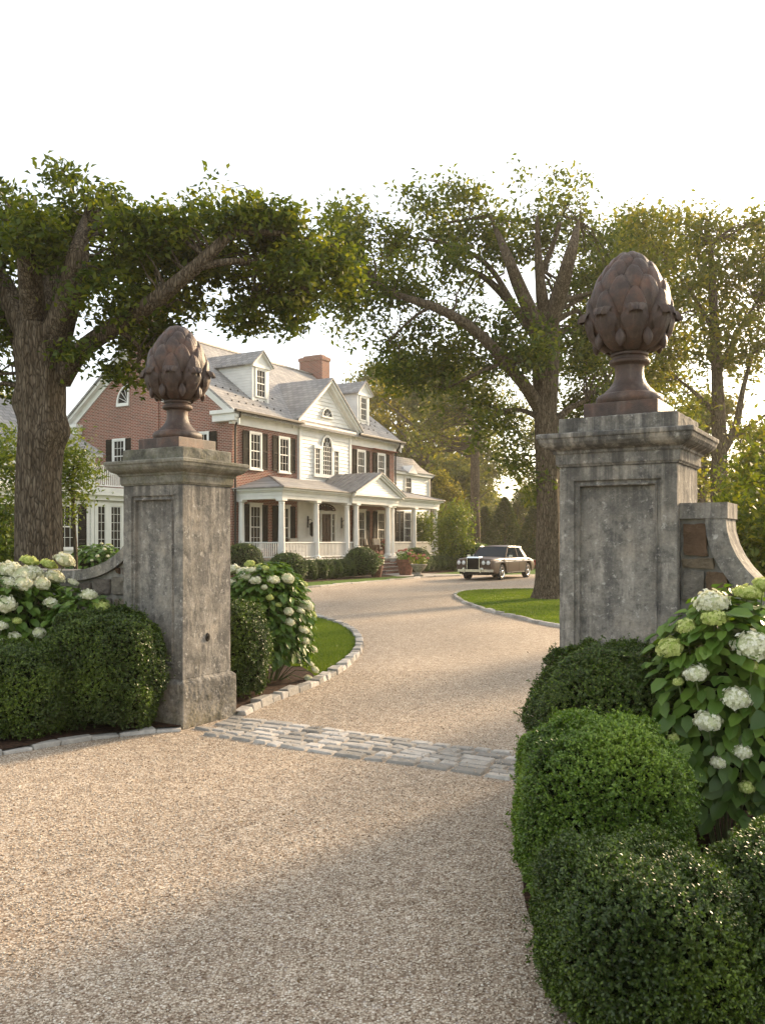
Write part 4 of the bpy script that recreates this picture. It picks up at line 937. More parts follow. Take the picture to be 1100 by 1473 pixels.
g.add([pt(pc + .42, 5.28, .012), pt(*i_[0], .012)] + [pt(*p, .012) for p in i_[1:-1]] + [pt(*i_[-1], .012), pt(pc - .42, 5.28, .012)], [tuple(range(len(i_) + 2))])
for a, b in ((pc - 1.10, pc - .70), (pc + .70, pc + 1.10)): g.add([pt(a, 5.28, .012), pt(b, 5.28, .012), pt(b, 6.62, .012), pt(a, 6.62, .012)], [(0, 1, 2, 3)])
g.build('pane', M['glass'], w)
# dormers
for (a, b) in ((2.47, 3.70), (12.28, 13.52)):
    yf = .80; zb = 8.55; zt = 10.48; za = 11.12; c = (a + b) / 2; e = .14
    m = MB(); yb = (zt - 8.1) / slope
    m.box(a, b, yf, yf + .1, zb, zt)
    for s, x in ((0, a), (1, b)):
        ptx = SD(x) if s == 0 else SR(x); z = RZ(yf)
        m.add([(x, yf, RZ(yf) - .1), (x, yb, zt), (x, yf, zt)], [(0, 1, 2)])
        while z < zt - .02:
            z2 = min(z + .14, zt); y1 = (z - 8.1) / slope; y2 = (z2 - 8.1) / slope
            m.add([ptx(yf, z, .03), ptx(y1 + .02, z, .03), ptx(y2, z2, .006), ptx(yf, z2, .006), ptx(yf, z, 0), ptx(y1, z, 0)], [(0, 1, 2, 3), (4, 5, 1, 0)]); z = z2
    m.box(a - .05, a + .12, yf - .05, yf, zb, zt); m.box(b - .12, b + .05, yf - .05, yf, zb, zt); m.box(a - .1, b + .1, yf - .14, yf, zt - .12, zt + .03)
    m.prism([(a - e, zt), (b + e, zt), (c, za)], lambda u, z: (u, yf - .08, z), lambda u, z: (u, yf + .4, z))
    for s in (-1, 1):
        x = c + s * ((b - a) / 2 + e + .04); m.c8([(x, yf - .2, zt - .10), (x, yf - .06, zt - .10), (c, yf - .06, za - .02), (c, yf - .2, za - .02), (x, yf - .2, zt + .03), (x, yf - .06, zt + .03), (c, yf - .06, za + .11), (c, yf - .2, za + .11)])
    d = P_(m, 'dormer', 'white_paint', fix=False)
    window(FR(yf - .0), a + .27, b - .27, zb + .35, zt - .2, 3, d, case=.10)
    m = MB()
    for s in (-1, 1):
        x = c + s * ((b - a) / 2 + e + .1); zr = za + .14; ze = zt + .03; y0 = yf - .26
        m.c8([(x, y0, ze - .07), (c, y0, zr - .07), (c, (zr - 8.1) / slope, zr - .07), (x, (ze - 8.1) / slope, ze - .07), (x, y0, ze), (c, y0, zr), (c, (zr - 8.1) / slope, zr), (x, (ze - 8.1) / slope, ze)])
    m.build('dormer_roof', M['slate_y'], d)
# front door, surround and wall lanterns
m = MB(); pt = FR(-.04); m.on(pt, 7.18, 8.10, .95, 3.15, 0, .06)
for (a, b, c, d) in ((7.28, 7.58, 1.15, 1.8), (7.7, 8.0, 1.15, 1.8), (7.28, 7.58, 1.95, 2.95), (7.7, 8.0, 1.95, 2.95)): m.on(pt, a, b, c, d, .06, .085)
d = P_(m, 'door', 'door_wood', bevel=.01); k = MB(); k.lathe([(.0, -.03), (.03, -.02), (.03, .02), (0, .03)], 10, (7.27, -.16, 1.95)); k.build('door_knob', M['chrome'], d)
m = MB()
for (a, b) in ((7.06, 7.18), (8.10, 8.20), (6.72, 6.82), (8.46, 8.56)): m.on(pt, a, b, .95, 3.2, 0, .12)
m.on(pt, 6.66, 8.62, 3.16, 3.30, 0, .16); m.on(pt, 6.82, 7.06, .95, 1.7, 0, .06); m.on(pt, 8.2, 8.46, .95, 1.7, 0, .06)
for z in (2.1, 2.5, 2.85): m.on(pt, 6.82, 7.06, z, z + .03, .03, .07); m.on(pt, 8.2, 8.46, z, z + .03, .03, .07)
ds = P_(m, 'door_surround', 'white_paint'); g = MB()
for a, b in ((6.82, 7.06), (8.2, 8.46)): g.on(pt, a, b, 1.7, 3.16, 0, .03)
g.build('pane', M['glass'], ds)
m = MB(); c = pc
for k in range(9):
    q = math.pi * k / 8; x = c + .8 * math.cos(q); z = 3.36 + .28 * math.sin(q); m.tube([pt(c, 3.36, .08), pt((c + x) / 2, (3.36 + z) / 2 + .05, .10), pt(x, z, .08)], [.035, .045, .03], 6)
m.tube([pt(c + .9 * math.cos(q), 3.34 + .34 * math.sin(q), .08) for q in np.linspace(0, math.pi, 14)], .035, 6); P_(m, 'carved_fanlight', 'door_wood')
for x in (6.05, 9.30):
    m = MB(); y = -.30; m.tube([(x, -.04, 2.75), (x, -.2, 2.85), (x, y, 2.75)], .02, 6); m.lathe([(.02, .75), (.05, .72), (.14, .62), (.13, .60), (.11, .58)], 6, (x, y, 1.95)); m.lathe([(.02, -.08), (.05, -.04), (.11, .0), (.11, .03)], 6, (x, y, 2.0))
    for k in range(6): th = k * math.pi / 3; m.tube([(x + .10 * math.cos(th), y + .10 * math.sin(th), 2.0), (x + .115 * math.cos(th), y + .115 * math.sin(th), 2.55)], .012, 4)
    m.box(x - .05, x + .05, -.07, -.03, 2.4, 3.0); l = P_(m, 'wall_lantern', 'dark_metal'); g = MB(); g.lathe([(.09, .03), (.10, .54)], 6, (x, y, 2.0)); g.build('lantern_glass', M['glass'], l)

# ---- porch
PX0, PX1, PY = .405, 16.0, -2.57; DK = .85; BT = 3.62; BTp = 4.14
m = MB(); m.box(PX0 - .25, PX1 + .25, PY - .2, -.003, DK - .08, DK); m.box(PX1 - .9, PX1 + .25, -.003, 1.49, DK - .08, DK); P_(m, 'porch_floor', 'urn_stone', bevel=.01)
m = MB(); m.box(PX0 - .16, 7.0, PY - .08, PY - .02, 0, DK - .08); m.box(9.35, PX1 + .16, PY - .08, PY - .02, 0, DK - .08); m.box(PX0 - .16, PX0 - .1, PY - .02, 0, 0, DK - .08); m.box(PX1 + .1, PX1 + .16, PY - .02, 1.5, 0, DK - .08)
m.box(PX0 - .28, 7.0, PY - .24, PY - .2, DK - .12, DK - .0); m.box(9.35, PX1 + .28, PY - .24, PY - .2, DK - .12, DK); P_(m, 'porch_skirt', 'white_paint')
m = MB(); pa, pb2 = 6.0, 10.75
for (z0, z1, o_) in ((BT, BT + .16, .12), (BT + .16, BT + .32, .14), (BT + .32, BT + .40, .20), (BT + .40, BTp, .33)):
    m.box(PX0 - o_, PX1 + o_, PY - o_, PY + .14, z0, z1); m.box(PX0 - o_, PX0 + .14, PY + .14, -.003, z0, z1); m.box(PX1 - .14, PX1 + o_, PY + .14, 1.49, z0, z1)
    m.box(pa, pb2, PY - o_ - .16, PY - o_, z0, z1)
P_(m, 'porch_entablature', 'white_paint', bevel=.008)
m = MB(); m.box(PX0 + .14, PX1 - .14, PY + .14, -.003, BT + .12, BT + .16); P_(m, 'porch_ceiling', 'white_paint')
# hipped roof over the porch
zr0, zr1 = BTp, 4.92; o_ = .40; m = MB()
A1 = (PX0 - o_, PY - o_, zr0); B1 = (PX1 + o_, PY - o_, zr0); C1 = (PX0 + 2.4, -.002, zr1); D1 = (PX1 - 1.9, -.002, zr1); E1 = (PX0 - o_, -.002, zr0); F1 = (PX1 + o_, 1.48, zr0); G1 = (PX1 - 1.9, 1.48, zr1)
for off in (0,):
    m.add([A1, B1, D1, C1, E1, F1, G1], [(0, 1, 2, 3), (4, 0, 3), (1, 5, 6, 2)])
    m.add([(p[0], p[1], zr0 - .001) for p in (A1, B1, F1)] + [(E1[0], E1[1], zr0 - .001), (PX1 - 3, 0, zr0 - .001)], [(0, 1, 4, 3), (1, 2, 4)])
P_(m, 'porch_roof', 'slate_x', fix=False)
m = MB(); m.tube([A1, C1], .06, 5); m.tube([B1, D1], .05, 5); m.tube([A1, B1], .04, 5); m.tube([E1, A1], .04, 5); P_(m, 'roof_flashing', 'seam_metal')
m = MB(); qc = 8.38; qw = 2.35; qh = .98; qz = BTp; y0 = PY - .56
tri = [(qc - qw, qz), (qc + qw, qz), (qc, qz + qh)]
m.prism(tri, lambda u, z: (u, y0 + .14, z), lambda u, z: (u, y0 + .5, z)); siding(m, FR(y0 + .14), 0, 0, qz + .02, qz + qh - .1, .12, lambda z: (qc - qw * (1 - (z - qz) / qh) + .25, qc + qw * (1 - (z - qz) / qh) - .25))
for s in (-1, 1):
    for (w0, w1, ya, yb) in ((0, .10, y0 - .06, y0 + .16), (.10, .22, y0 + .02, y0 + .16)):
        m.c8([(qc + s * (qw + .2), ya, qz + .06 - w1), (qc + s * (qw + .2), yb, qz + .06 - w1), (qc, yb, qz + qh + .18 - w1), (qc, ya, qz + qh + .18 - w1), (qc + s * (qw + .2), ya, qz + .06 - w0), (qc + s * (qw + .2), yb, qz + .06 - w0), (qc, yb, qz + qh + .18 - w0), (qc, ya, qz + qh + .18 - w0)])
pp = P_(m, 'porch_pediment', 'white_paint', fix=False)
m = MB()
for s in (-1, 1):
    m.c8([(qc + s * (qw + .3), y0 - .1, qz + .02), (qc, y0 - .1, qz + qh + .17), (qc, -.003, qz + qh + .17), (qc + s * (qw + .3), -.6, qz + .02), (qc + s * (qw + .3), y0 - .1, qz + .06), (qc, y0 - .1, qz + qh + .22), (qc, -.003, qz + qh + .22), (qc + s * (qw + .3), -.6, qz + .06)])
    for k in range(9):
        y = y0 + .05 + k * .36; yend = y
        m.tube([(qc + s * (qw + .28), y, qz + .08), (qc, y, qz + qh + .24)], .022, 4) if y < -.6 else None
m.build('metal_roof', M['seam_metal'], pp)
def column(x, y, top=BT, bot=DK):
    m = MB(); h = top - bot
    m.box(x - .20, x + .20, y - .20, y + .20, bot, bot + .07); m.lathe([(.185, bot + .07), (.195, bot + .10), (.185, bot + .13), (.155, bot + .16), (.152, bot + .9), (.128, top - .24), (.128, top - .22), (.145, top - .20), (.135, top - .18), (.135, top - .13), (.17, top - .09)], 20, (x, y, 0)); m.box(x - .19, x + .19, y - .19, y + .19, top - .09, top)
    return P_(m, 'porch_column', 'white_paint', smooth=40)
cols = [.405, 3.15, 5.87, 6.58, 9.85, 10.52, 13.1, 15.85]
for x in cols: column(x, PY - (.12 if 6 < x < 10.3 else 0))
column(.405, -.22); column(15.85, 1.2)
def railing(p0, p1, z0=DK, hgt=.80, name='railing', parent=None):
    m = MB(); a, b = Vector((*p0, 0)), Vector((*p1, 0)); L = (b - a).length; d = (b - a) / L; n = Vector((-d.y, d.x, 0))
    def bar(s0, s1, w, za, zb):
        q = lambda s, t, z: a + d * s + n * t + Vector((0, 0, z)); m.c8([q(s0, -w, za), q(s1, -w, za), q(s1, w, za), q(s0, w, za), q(s0, -w, zb), q(s1, -w, zb), q(s1, w, zb), q(s0, w, zb)])
    bar(0, L, .035, z0 + .06, z0 + .12); bar(0, L, .05, z0 + hgt - .06, z0 + hgt)
    k = int(L / .115)
    for i in range(k): s = (i + .5) * L / k; bar(s - .02, s + .02, .02, z0 + .12, z0 + hgt - .06)
    return m.build(name, M['white_paint'], parent or house)
for a, b in ((0, 1), (1, 2), (5, 6), (6, 7)): railing((cols[a] + .16, PY), (cols[b] - .16, PY))
railing((cols[2] + .16, PY), (cols[3] - .16, PY)); railing((cols[4] + .16, PY), (cols[5] - .16, PY))
railing((.405, PY + .16), (.405, -.38)); railing((15.85, PY + .16), (15.85, 1.04))
# steps
m = MB(); sx0, sx1 = 7.0, 9.35
for i in range(4):
    m.box(sx0, sx1, PY - .2 - .36 * (i + 1), PY - .2 - .36 * i, 0, DK - .17 * (i + 1) - .05)
P_(m, 'step_risers', 'brick'); m = MB()
for i in range(4): m.box(sx0 - .03, sx1 + .03, PY - .23 - .36 * (i + 1), PY - .2 - .36 * i, DK - .17 * (i + 1) - .05, DK - .17 * (i + 1))
P_(m, 'stone_treads', 'urn_stone', bevel=.01)
for x in (sx0 - .42, sx1 + .06):
    m = MB(); m.box(x, x + .36, PY - 1.5, PY - .22, 0, .50); m.box(x - .03, x + .39, PY - 1.53, PY - .22, .50, .57); P_(m, 'cheek_wall', 'brick')

# ---- right wing: white siding, bell-shaped slate roof
m = MB(); wx0, wx1, wy = LX + .002, 22.9, 1.5
m.box(wx0, wx1, wy, 7.5, 0, 6.25); siding(m, FR(wy), wx0, wx1 - .12, .3, 6.1, .2); siding(m, SR(wx1), wy + .12, 7.4, .3, 6.1, .2); m.box(wx1 - .12, wx1 + .05, wy - .05, wy + .12, 0, 6.1)
m.box(wx0, wx1 + .25, wy - .28, wy, 6.10, 6.28); m.box(wx1, wx1 + .28, wy, 7.5, 6.10, 6.28)
wing = P_(m, 'wing_wall', 'white_paint', fix=False)
m = MB(); prof = [(0, 0), (.5, .22), (.95, .62), (1.35, 1.15), (2.9, 1.45)]
rows = []
for s, z in prof: rows.append([(wx0, wy - .38 + s, 6.28 + z), (wx1 + .38 - s * .75, wy - .38 + s, 6.28 + z), (wx1 + .38 - s * .75, 7.9 - s, 6.28 + z), (wx0, 7.9 - s, 6.28 + z)])
for i in range(len(rows) - 1):
    for k in range(3): m.add([rows[i][k], rows[i][k + 1], rows[i + 1][k + 1], rows[i + 1][k]], [(0, 1, 2, 3)])
m.add(rows[-1], [(0, 1, 2, 3)]); P_(m, 'wing_roof', 'slate_x', fix=False)
window(FR(wy), 19.35, 20.15, 4.6, 5.95); 
m = MB(); m.prism([(19.1, 6.2), (20.4, 6.2), (19.75, 6.75)], lambda u, z: (u, wy - .42, z), lambda u, z: (u, wy + .8, z)); P_(m, 'wall_dormer', 'white_paint')
for a, b in ((17.2, 17.95), (19.2, 20.1)): window(FR(wy), a, b, 1.5, 3.6)
shutter(FR(wy), 18.05, 18.5, 1.5, 3.65); shutter(FR(wy), 20.2, 20.65, 1.5, 3.65); shutter(FR(wy), 18.65, 19.1, 1.5, 3.65)
m = MB(); m.tube([(wx1 + .1, wy - .35, 6.2), (wx1 + .02, wy - .12, 5.9), (wx1 + .02, wy - .12, .1)], .05, 6); P_(m, 'downspout', 'dark_metal')

# ---- left wing: sunroom with roof balustrade, taller block behind
m = MB(); m.box(-13.5, -.102, 2.3, 7.5, 0, 3.75); siding(m, FR(2.3), -13.4, -.11, .2, 3.45, .14)
m.box(-13.7, -.102, 2.08, 2.3, 3.42, 3.62); m.box(-13.8, -.102, 1.92, 2.3, 3.62, 3.78); m.box(-13.8, -.102, 1.92, 7.5, 3.781, 3.95)
m.box(-6.36, -6.2, 2.22, 2.3, .2, 3.42); m.box(-8.6, -8.44, 2.22, 2.3, .2, 3.42); P_(m, 'sunroom_wall', 'white_paint', fix=False)
railing((-13.6, 2.1), (-4.6, 2.1), 3.95, .95); railing((-4.6, 2.1), (-1.9, 2.1), 3.95, .95)
for a, b in ((-6.02, -5.56), (-5.30, -4.70)): window(FR(2.3), a, b, 1.05, 3.2, 3 if b > -5 else 2, sash=False, rows=6, case=.14)
for a, b in ((-4.2, -3.3), (-2.8, -1.9)): window(FR(2.3), a, b, 1.05, 3.2, 3, sash=False, rows=6)
winsh(FR(2.3), -7.95, -7.15, 1.4, 3.15, sw=.46, cols=3); winsh(FR(2.3), -10.9, -10.0, 1.4, 3.15, sw=.46)
m = MB(); bx0, bx1, by = -15.5, -4.15, 4.5
m.box(bx0, bx1, by, 9.5, 3.9, 5.55); siding(m, FR(by), bx0, bx1, 3.95, 5.5, .16); m.box(bx0 - .2, bx1 + .25, by - .25, 9.5, 5.5, 5.62); P_(m, 'rear_wing_wall', 'white_paint', fix=False)
m = MB(); e = .35
q = [(bx0 - e, by - e, 5.62), (bx1 + e, by - e, 5.62), (bx1 + e, 9.5 + e, 5.62), (bx0 - e, 9.5 + e, 5.62)]; r0, r1 = (bx0 + 1.8, 7.0, 7.95), (bx1 - 1.9, 7.0, 7.95)
m.add(q + [r0, r1], [(0, 1, 5, 4), (2, 3, 4, 5), (1, 2, 5), (3, 0, 4), (3, 2, 1, 0)]); P_(m, 'rear_wing_roof', 'slate_x', fix=False)

# ---- things on the porch and by the steps
def hthing(name, x, y, z, label, cat, group=None, rz=0): return empty(name, HL(x, y, z), HROT + rz, label, cat, group)
def armchair(x, y, rz, label):
    o = hthing('porch_armchair', x, y, DK, label, 'armchair', 'armchairs on the porch', rz)
    m = MB()
    for a in (-.33, .29):
        for b in (-.33, .29): m.box(a, a + .05, b, b + .05, 0, .38)
    m.box(-.35, .35, -.35, .35, .30, .36); m.box(-.36, -.28, -.35, .33, .36, .62); m.box(.28, .36, -.35, .33, .36, .62)
    m.c8([(-.34, .28, .34), (.34, .28, .34), (.34, .36, .34), (-.34, .36, .34), (-.32, .40, .95), (.32, .40, .95), (.32, .46, .95), (-.32, .46, .95)]); m.build('wicker_frame', M['wicker'], o, bevel=.02)
    m = MB(); m.box(-.27, .27, -.34, .26, .365, .48); m.build('seat_cushion', M['cushion'], o, bevel=.04)
    m = MB(); m.c8([(-.27, .14, .485), (.27, .14, .485), (.27, .27, .485), (-.27, .27, .485), (-.26, .24, .98), (.26, .24, .98), (.26, .39, .98), (-.26, .39, .98)]); m.build('back_cushion', M['cushion'], o, bevel=.04)
armchair(10.6, -1.15, .5, 'wicker porch armchair with cream cushions nearest the white double columns'); armchair(11.9, -.95, -.3, 'wicker porch armchair with cream cushions farther along the porch, by the brick wall'); armchair(3.9, -.9, -.2, 'wicker porch armchair with cream cushions behind the left railing')
o = hthing('iron_chair', 12.2, -2.0, DK, 'black wrought iron chair with curled back behind the right railing', 'chair', None, 2.6)
m = MB()
for a in (-.2, .2):
    for b in (-.2, .2): m.tube([(a, b, .43), (a * 1.15, b * 1.15, 0)], .012, 5)
m.lathe([(.0, .42), (.23, .42), (.24, .435), (.23, .45), (.0, .45)], 16); m.build('seat', M['dark_metal'], o)
m = MB(); m.tube([(.21 * math.cos(q), .2, .45 + .25 * math.sin(q) * 1.9) for q in np.linspace(0, math.pi, 12)], .013, 5)
for s in (-1, 1): m.tube([(s * (.02 + .016 * q) * math.cos(q), .2, .66 + (.02 + .016 * q) * math.sin(q)) for q in np.linspace(0, 6, 16)], .010, 4)
m.build('backrest', M['dark_metal'], o)

def potted(name, loc, prof, mat, label, cat, fr, fh, leafmat_, n, heads, seed, hk='p'):
    o = empty(name, loc, 0, label, cat); m = MB(); m.lathe(prof, 24); m.build('pot', M[mat], o, smooth=35); top = prof[-1][1]
    ns = n; u = unit(rng.normal(size=(ns, 3))); P = u * rng.uniform(.3, 1, (ns, 1)) ** .5 * np.array([fr, fr, fh / 2]) + np.array([0, 0, top + fh * .45])
    V, Fq, k = leaf_arrays(P, u + rng.normal(size=(ns, 3)) * .4 + np.array([0, 0, .5]), .09, .5); np_mesh('foliage', V, Fq, M[leafmat_], o, rng.rand(ns))
    for i in range(heads):
        v = Vector(unit(rng.normal(size=3))); v.z = abs(v.z); hd = link('flower_head', HEADS[hk][i % 3], o); s = rng.uniform(.05, .09); hd.scale = (s, s, s); hd.location = (v.x * fr, v.y * fr, top + fh * .45 + v.z * fh * .5)
    return o
POT = [(.0, 0), (.20, 0), (.22, .03), (.30, .42), (.33, .44), (.33, .52), (.28, .52), (.26, .48), (.0, .48)]
URN = [(0, 0), (.20, 0), (.20, .08), (.11, .12), (.10, .17), (.16, .22), (.27, .34), (.30, .42), (.34, .45), (.33, .48), (.27, .46), (0, .45)]
def GL(px, py): return G(px, py)
potted('flower_pot', W(583, 829, 43.2) * Vector((1, 1, 0)), [(a * 1.35, b * 1.5) for a, b in POT], 'terracotta', 'large terracotta pot with pink flowers right of the porch steps', 'flower pot', .5, .6, 'hyd_leaf', 500, 14, 1)
potted('stone_urn', W(602, 829, 41.6) * Vector((1, 1, 0)), [(a * 1.2, b * 1.25) for a, b in URN], 'urn_stone', 'pale footed stone urn with coral flowers at the edge of the walk', 'urn', .48, .55, 'pale_leaf', 500, 14, 2)
potted('flower_pot', W(541, 832, 41.0) * Vector((1, 1, 0)), POT, 'terracotta', 'small terracotta pot with pink flowers left of the porch steps beside the round boxwood', 'flower pot', .42, .7, 'hyd_leaf', 500, 14, 3)
potted('flower_pot', HL(10.9, -2.1, DK), POT, 'terracotta', 'terracotta pot with red flowers standing on the porch floor', 'flower pot', .35, .5, 'hyd_leaf', 300, 10, 4)
def flowerbush(loc, rr, h, label, hk, n, heads):
    o = empty('flowering_shrub', loc, 0, label, 'flowering shrub'); u = unit(rng.normal(size=(n, 3)))
    P = u * rng.uniform(.3, 1, (n, 1)) ** .5 * np.array([rr, rr, h / 2]) + np.array([0, 0, h / 2]); P[:, 2] = np.maximum(P[:, 2], .05)
    V, Fq, k = leaf_arrays(P, u + rng.normal(size=(n, 3)) * .4 + np.array([0, 0, .5]), .10, .5); V[:, 2] = np.maximum(V[:, 2], .01); np_mesh('foliage', V, Fq, M['hyd_leaf'], o, rng.rand(n))
    for i in range(heads):
        v = Vector(unit(rng.normal(size=3))); v.z = abs(v.z) * .8; hd = link('flower_head', HEADS[hk][i % 3], o); s = rng.uniform(.05, .08); hd.scale = (s, s, s); hd.location = (v.x * rr, v.y * rr, h * .5 + v.z * h * .5)
flowerbush(HL(6.7, -3.55), .55, 1.15, 'pink flowering shrub at the left of the porch steps', 'p', 900, 22)
flowerbush(HL(10.0, -3.6), .45, .95, 'pink flowering shrub between the porch steps and the right round boxwood', 'p', 700, 16)

sheet('mulch_bed_porch', [tuple(HL(*p))[:2] for p in ((-3.6, -2.6), (-3.6, -5.9), (4.4, -6.15), (6.4, -4.6), (6.4, -2.6))], .012, M['mulch'])
sheet('mulch_bed_porch', [tuple(HL(*p))[:2] for p in ((9.9, -2.6), (9.9, -4.6), (8.4, -6.1), (17.5, -5.6), (17.5, -2.6))], .012, M['mulch'])
sheet('stone_walk', [tuple(HL(*p))[:2] for p in ((6.7, -4.15), (4.5, -6.3), (5.4, -8.3), (8.6, -9.3), (8.4, -6.1), (9.6, -4.15))], .016, M['flagstone'])
# clipped hedge balls along the porch
HB = 'clipped boxwood balls along the porch'
def ball(px, Y, rr, h, label, seed): return box_shrub((((px - CX) / F) * Y, Y, 0), rr, rr, h, 3200, .048, M['box_leaf'], label, HB, seed=seed, square=2.1, lump=.03, name='boxwood_ball')
ball(414, 36.3, .78, 1.16, 'large round boxwood at the left end of the hedge below the porch', 11)
ball(520, 40.6, .78, 1.36, 'large round boxwood left of the porch steps', 12)
ball(599, 45.6, .74, 1.30, 'large round boxwood right of the porch steps behind the stone urn', 13)
HS = 'row of small clipped boxwoods below the porch'
first = box_shrub((0, 0, 0), .33, .42, .84, 2200, .045, M['box_leaf'], 'x', HS, seed=14, square=2.1, lump=.03, name='small_boxwood')
ordn = ['first', 'second', 'third', 'fourth', 'fifth', 'sixth', 'seventh']
for side, (x0, yy0, cnt, nm) in enumerate(((-1.05, -5.15, 7, 'large round boxwood left of the row'), (10.35, -4.85, 7, 'large round boxwood right of the steps'))):
    for i in range(cnt):
        p = HL(x0 + i * .62 * (1 if side == 0 else 1.25), yy0)
        b = first if (side == 0 and i == 0) else copy_tree(first)
        b.location = p; b.rotation_euler = (0, 0, i * 1.3 + side); b['label'] = 'small boxwood, %s counting right from the %s' % (ordn[i], nm)
ball(350, 38.6, .85, 1.55, 'loose dark shrub at the left corner of the porch beside the gate pillar', 15)['group'] = 'dark shrubs by the porch corner'
# ---------------------------------------------------------------- the parked saloon car (local +x forward)
def car():
    front = Vector((4.42, 38.25, 0)); c = front + T * 1.52
    o = empty('parked_car', c, math.atan2(-T.y, -T.x), 'bronze-brown vintage saloon car with upright grille and twin headlights', 'car')
    wb = 1.52; zw = .345; Rw = .345; Ra = .42; z_sill = .27
    def wide(x): return .90 - .10 * max(0, (x - 1.7) / .95) ** 2 - .12 * max(0, (-x - 1.6) / 1.0) ** 2
    def topz(x):
        if x > .95: return .985 - .05 * ((x - .95) / 1.65) ** 2
        if x < -1.35: return .965 - .16 * ((-x - 1.35) / 1.25) ** 1.8
        return .975
    def botz(x):
        z = z_sill + .03 + (.10 * max(0, (abs(x) - 2.1) / .5))
        for xw in (wb, -wb):
            d = abs(x - xw)
            if d < Ra: z = max(z, zw + math.sqrt(Ra * Ra - d * d))
        return z
    xs = sorted(set([2.58, 2.5, 2.3, 2.1, 1.98] + [wb + Ra * math.cos(q) for q in np.linspace(0, math.pi, 15)] + [.9, .6, .3, 0, -.3, -.6, -.9] + [-wb + Ra * math.cos(q) for q in np.linspace(0, math.pi, 15)] + [-2.0, -2.2, -2.4, -2.52, -2.60]), reverse=True)
    m = MB(); n = 9
    def sec(x):
        w = wide(x); zt = topz(x); zb = botz(x)
        if x > 2.53: w -= .03; zt -= .03
        if x < -2.55: w -= .05; zt -= .05
        zc = zb + (zt - zb)
        half = [(w - .04, zb), (w, zb + .03), (w + .005, zb + (zt - zb) * .35), (w, zb + (zt - zb) * .62), (w - .015, zt - .13 if zt - .13 > zb + .02 else zb + .02), (w - .05, zt - .045), (w - .11, zt - .005), (w - .30, zt + .008), (w * .3, zt + (.022 if abs(x) > 1 else .0)), (0, zt + (.028 if abs(x) > 1 else .0))]
        return [(x, y, z) for y, z in half] + [(x, -y, z) for y, z in half[-2::-1]]
    S = [sec(x) for x in xs]; k = len(S[0]); vs = [p for s in S for p in s]
    fs = [(i * k + j, i * k + j + 1, (i + 1) * k + j + 1, (i + 1) * k + j) for i in range(len(S) - 1) for j in range(k - 1)]
    fs += [tuple(range(k)), tuple((len(S) - 1) * k + j for j in range(k))[::-1]]
    m.add(vs, fs)
    body = m.build('body', M['car_paint'], o, smooth=38)
    m = MB(); m.box(-2.4, 2.45, -.62, .62, .24, .60)
    for s in (-1, 1): m.box(wb + Ra, 2.3, -.8 , .8, .28, .42); m.box(-wb + Ra, wb - Ra, -.85, .85, .26, .40)
    m.build('underbody', M['tyre'], o)
    # cabin: roof shell on pillars, glass set in
    bx = [(.98, -1.52), (.98, .0)]
    zb, zr = .97, 1.50; wbt, wrf = .80, .66
    A_, B_, C_, D_ = 1.02, .38, -1.02, -1.62        # base front, roof front, roof rear, base rear
    m = MB(); NX, NY = 12, 9
    def roof(i, j):
        q = i / (NX - 1); x = B_ + .05 - (B_ - C_ + .16) * q; y = (j / (NY - 1) * 2 - 1); zz = zr - .05 * abs(y) ** 3 - .045 * (2 * q - 1) ** 4 - .0
        return (x, y * (wrf + .02), zz)
    m.grid(roof, NX, NY); m.grid(lambda i, j: (roof(i, j)[0], roof(i, j)[1], roof(i, j)[2] - .03), NX, NY)
    for s in (-1, 1):
        m.tube([(B_ + .05, s * (wrf - .0), zr - .06), (A_, s * wbt, zb)], [.022, .026], 6); m.tube([(B_ + .02, s * (wrf + .015), zr - .07), (.0, s * (wrf + .02), zr - .065), (C_ - .05, s * (wrf + .01), zr - .09)], [.03, .03, .035], 6)
        m.tube([(-.36, s * (wrf + .015), zr - .07), (-.36, s * (wbt + .01), zb)], [.025, .03], 6)
        m.c8([(C_ - .08, s * (wrf - .02), zr - .06), (C_ + .24, s * (wrf + .02), zr - .05), (-1.17, s * (wbt + .015), zb), (D_, s * (wbt - .03), zb), (C_ - .08, s * (wrf - .06), zr - .06), (C_ + .24, s * (wrf - .03), zr - .05), (-1.17, s * (wbt - .03), zb), (D_, s * (wbt - .08), zb)])
    m.build('roof', M['car_paint'], o, smooth=40)
    g = MB(); g.grid(lambda i, j: (A_ - (A_ - B_ - .02) * j / 4 + .04 * (1 - (i / 4 - 1) ** 2), (i / 4 - 1) * (wbt - (wbt - wrf) * j / 4 - .01), zb + (zr - .06 - zb) * j / 4), 9, 5); g.build('windscreen', M['car_glass'], o, smooth=180, fix=False)
    g = MB(); g.grid(lambda i, j: (D_ + (C_ - .05 - D_) * j / 4, (i / 4 - 1) * (wbt - .09 - (wbt - wrf) * j / 4), zb + (zr - .07 - zb) * j / 4), 9, 5); g.build('rear_window', M['car_glass'], o, smooth=180, fix=False)
    for s in (-1, 1):
        for (x0, x1, t0, t1) in ((.94, -.34, .36, -.34), (-.38, -1.18, -.38, C_ + .24)):
            g = MB(); g.c8([(x0, s * (wbt - .005), zb), (x1, s * (wbt - .005), zb), (x1, s * (wbt - .02), zb), (x0, s * (wbt - .02), zb), (t0, s * (wrf + .01), zr - .07), (t1, s * (wrf + .01), zr - .07), (t1, s * (wrf - .005), zr - .07), (t0, s * (wrf - .005), zr - .07)]); g.build('side_window', M['car_glass'], o)
        m = MB(); w = wide(0)
        m.tube([(x, s * (wide(x) + .012), .80 - .0 * x) for x in np.linspace(2.3, -2.3, 24)], .009, 4); m.box(-1.05, 1.05, s * (w - .005) - .012, s * (w - .005) + .012, .30, .335)
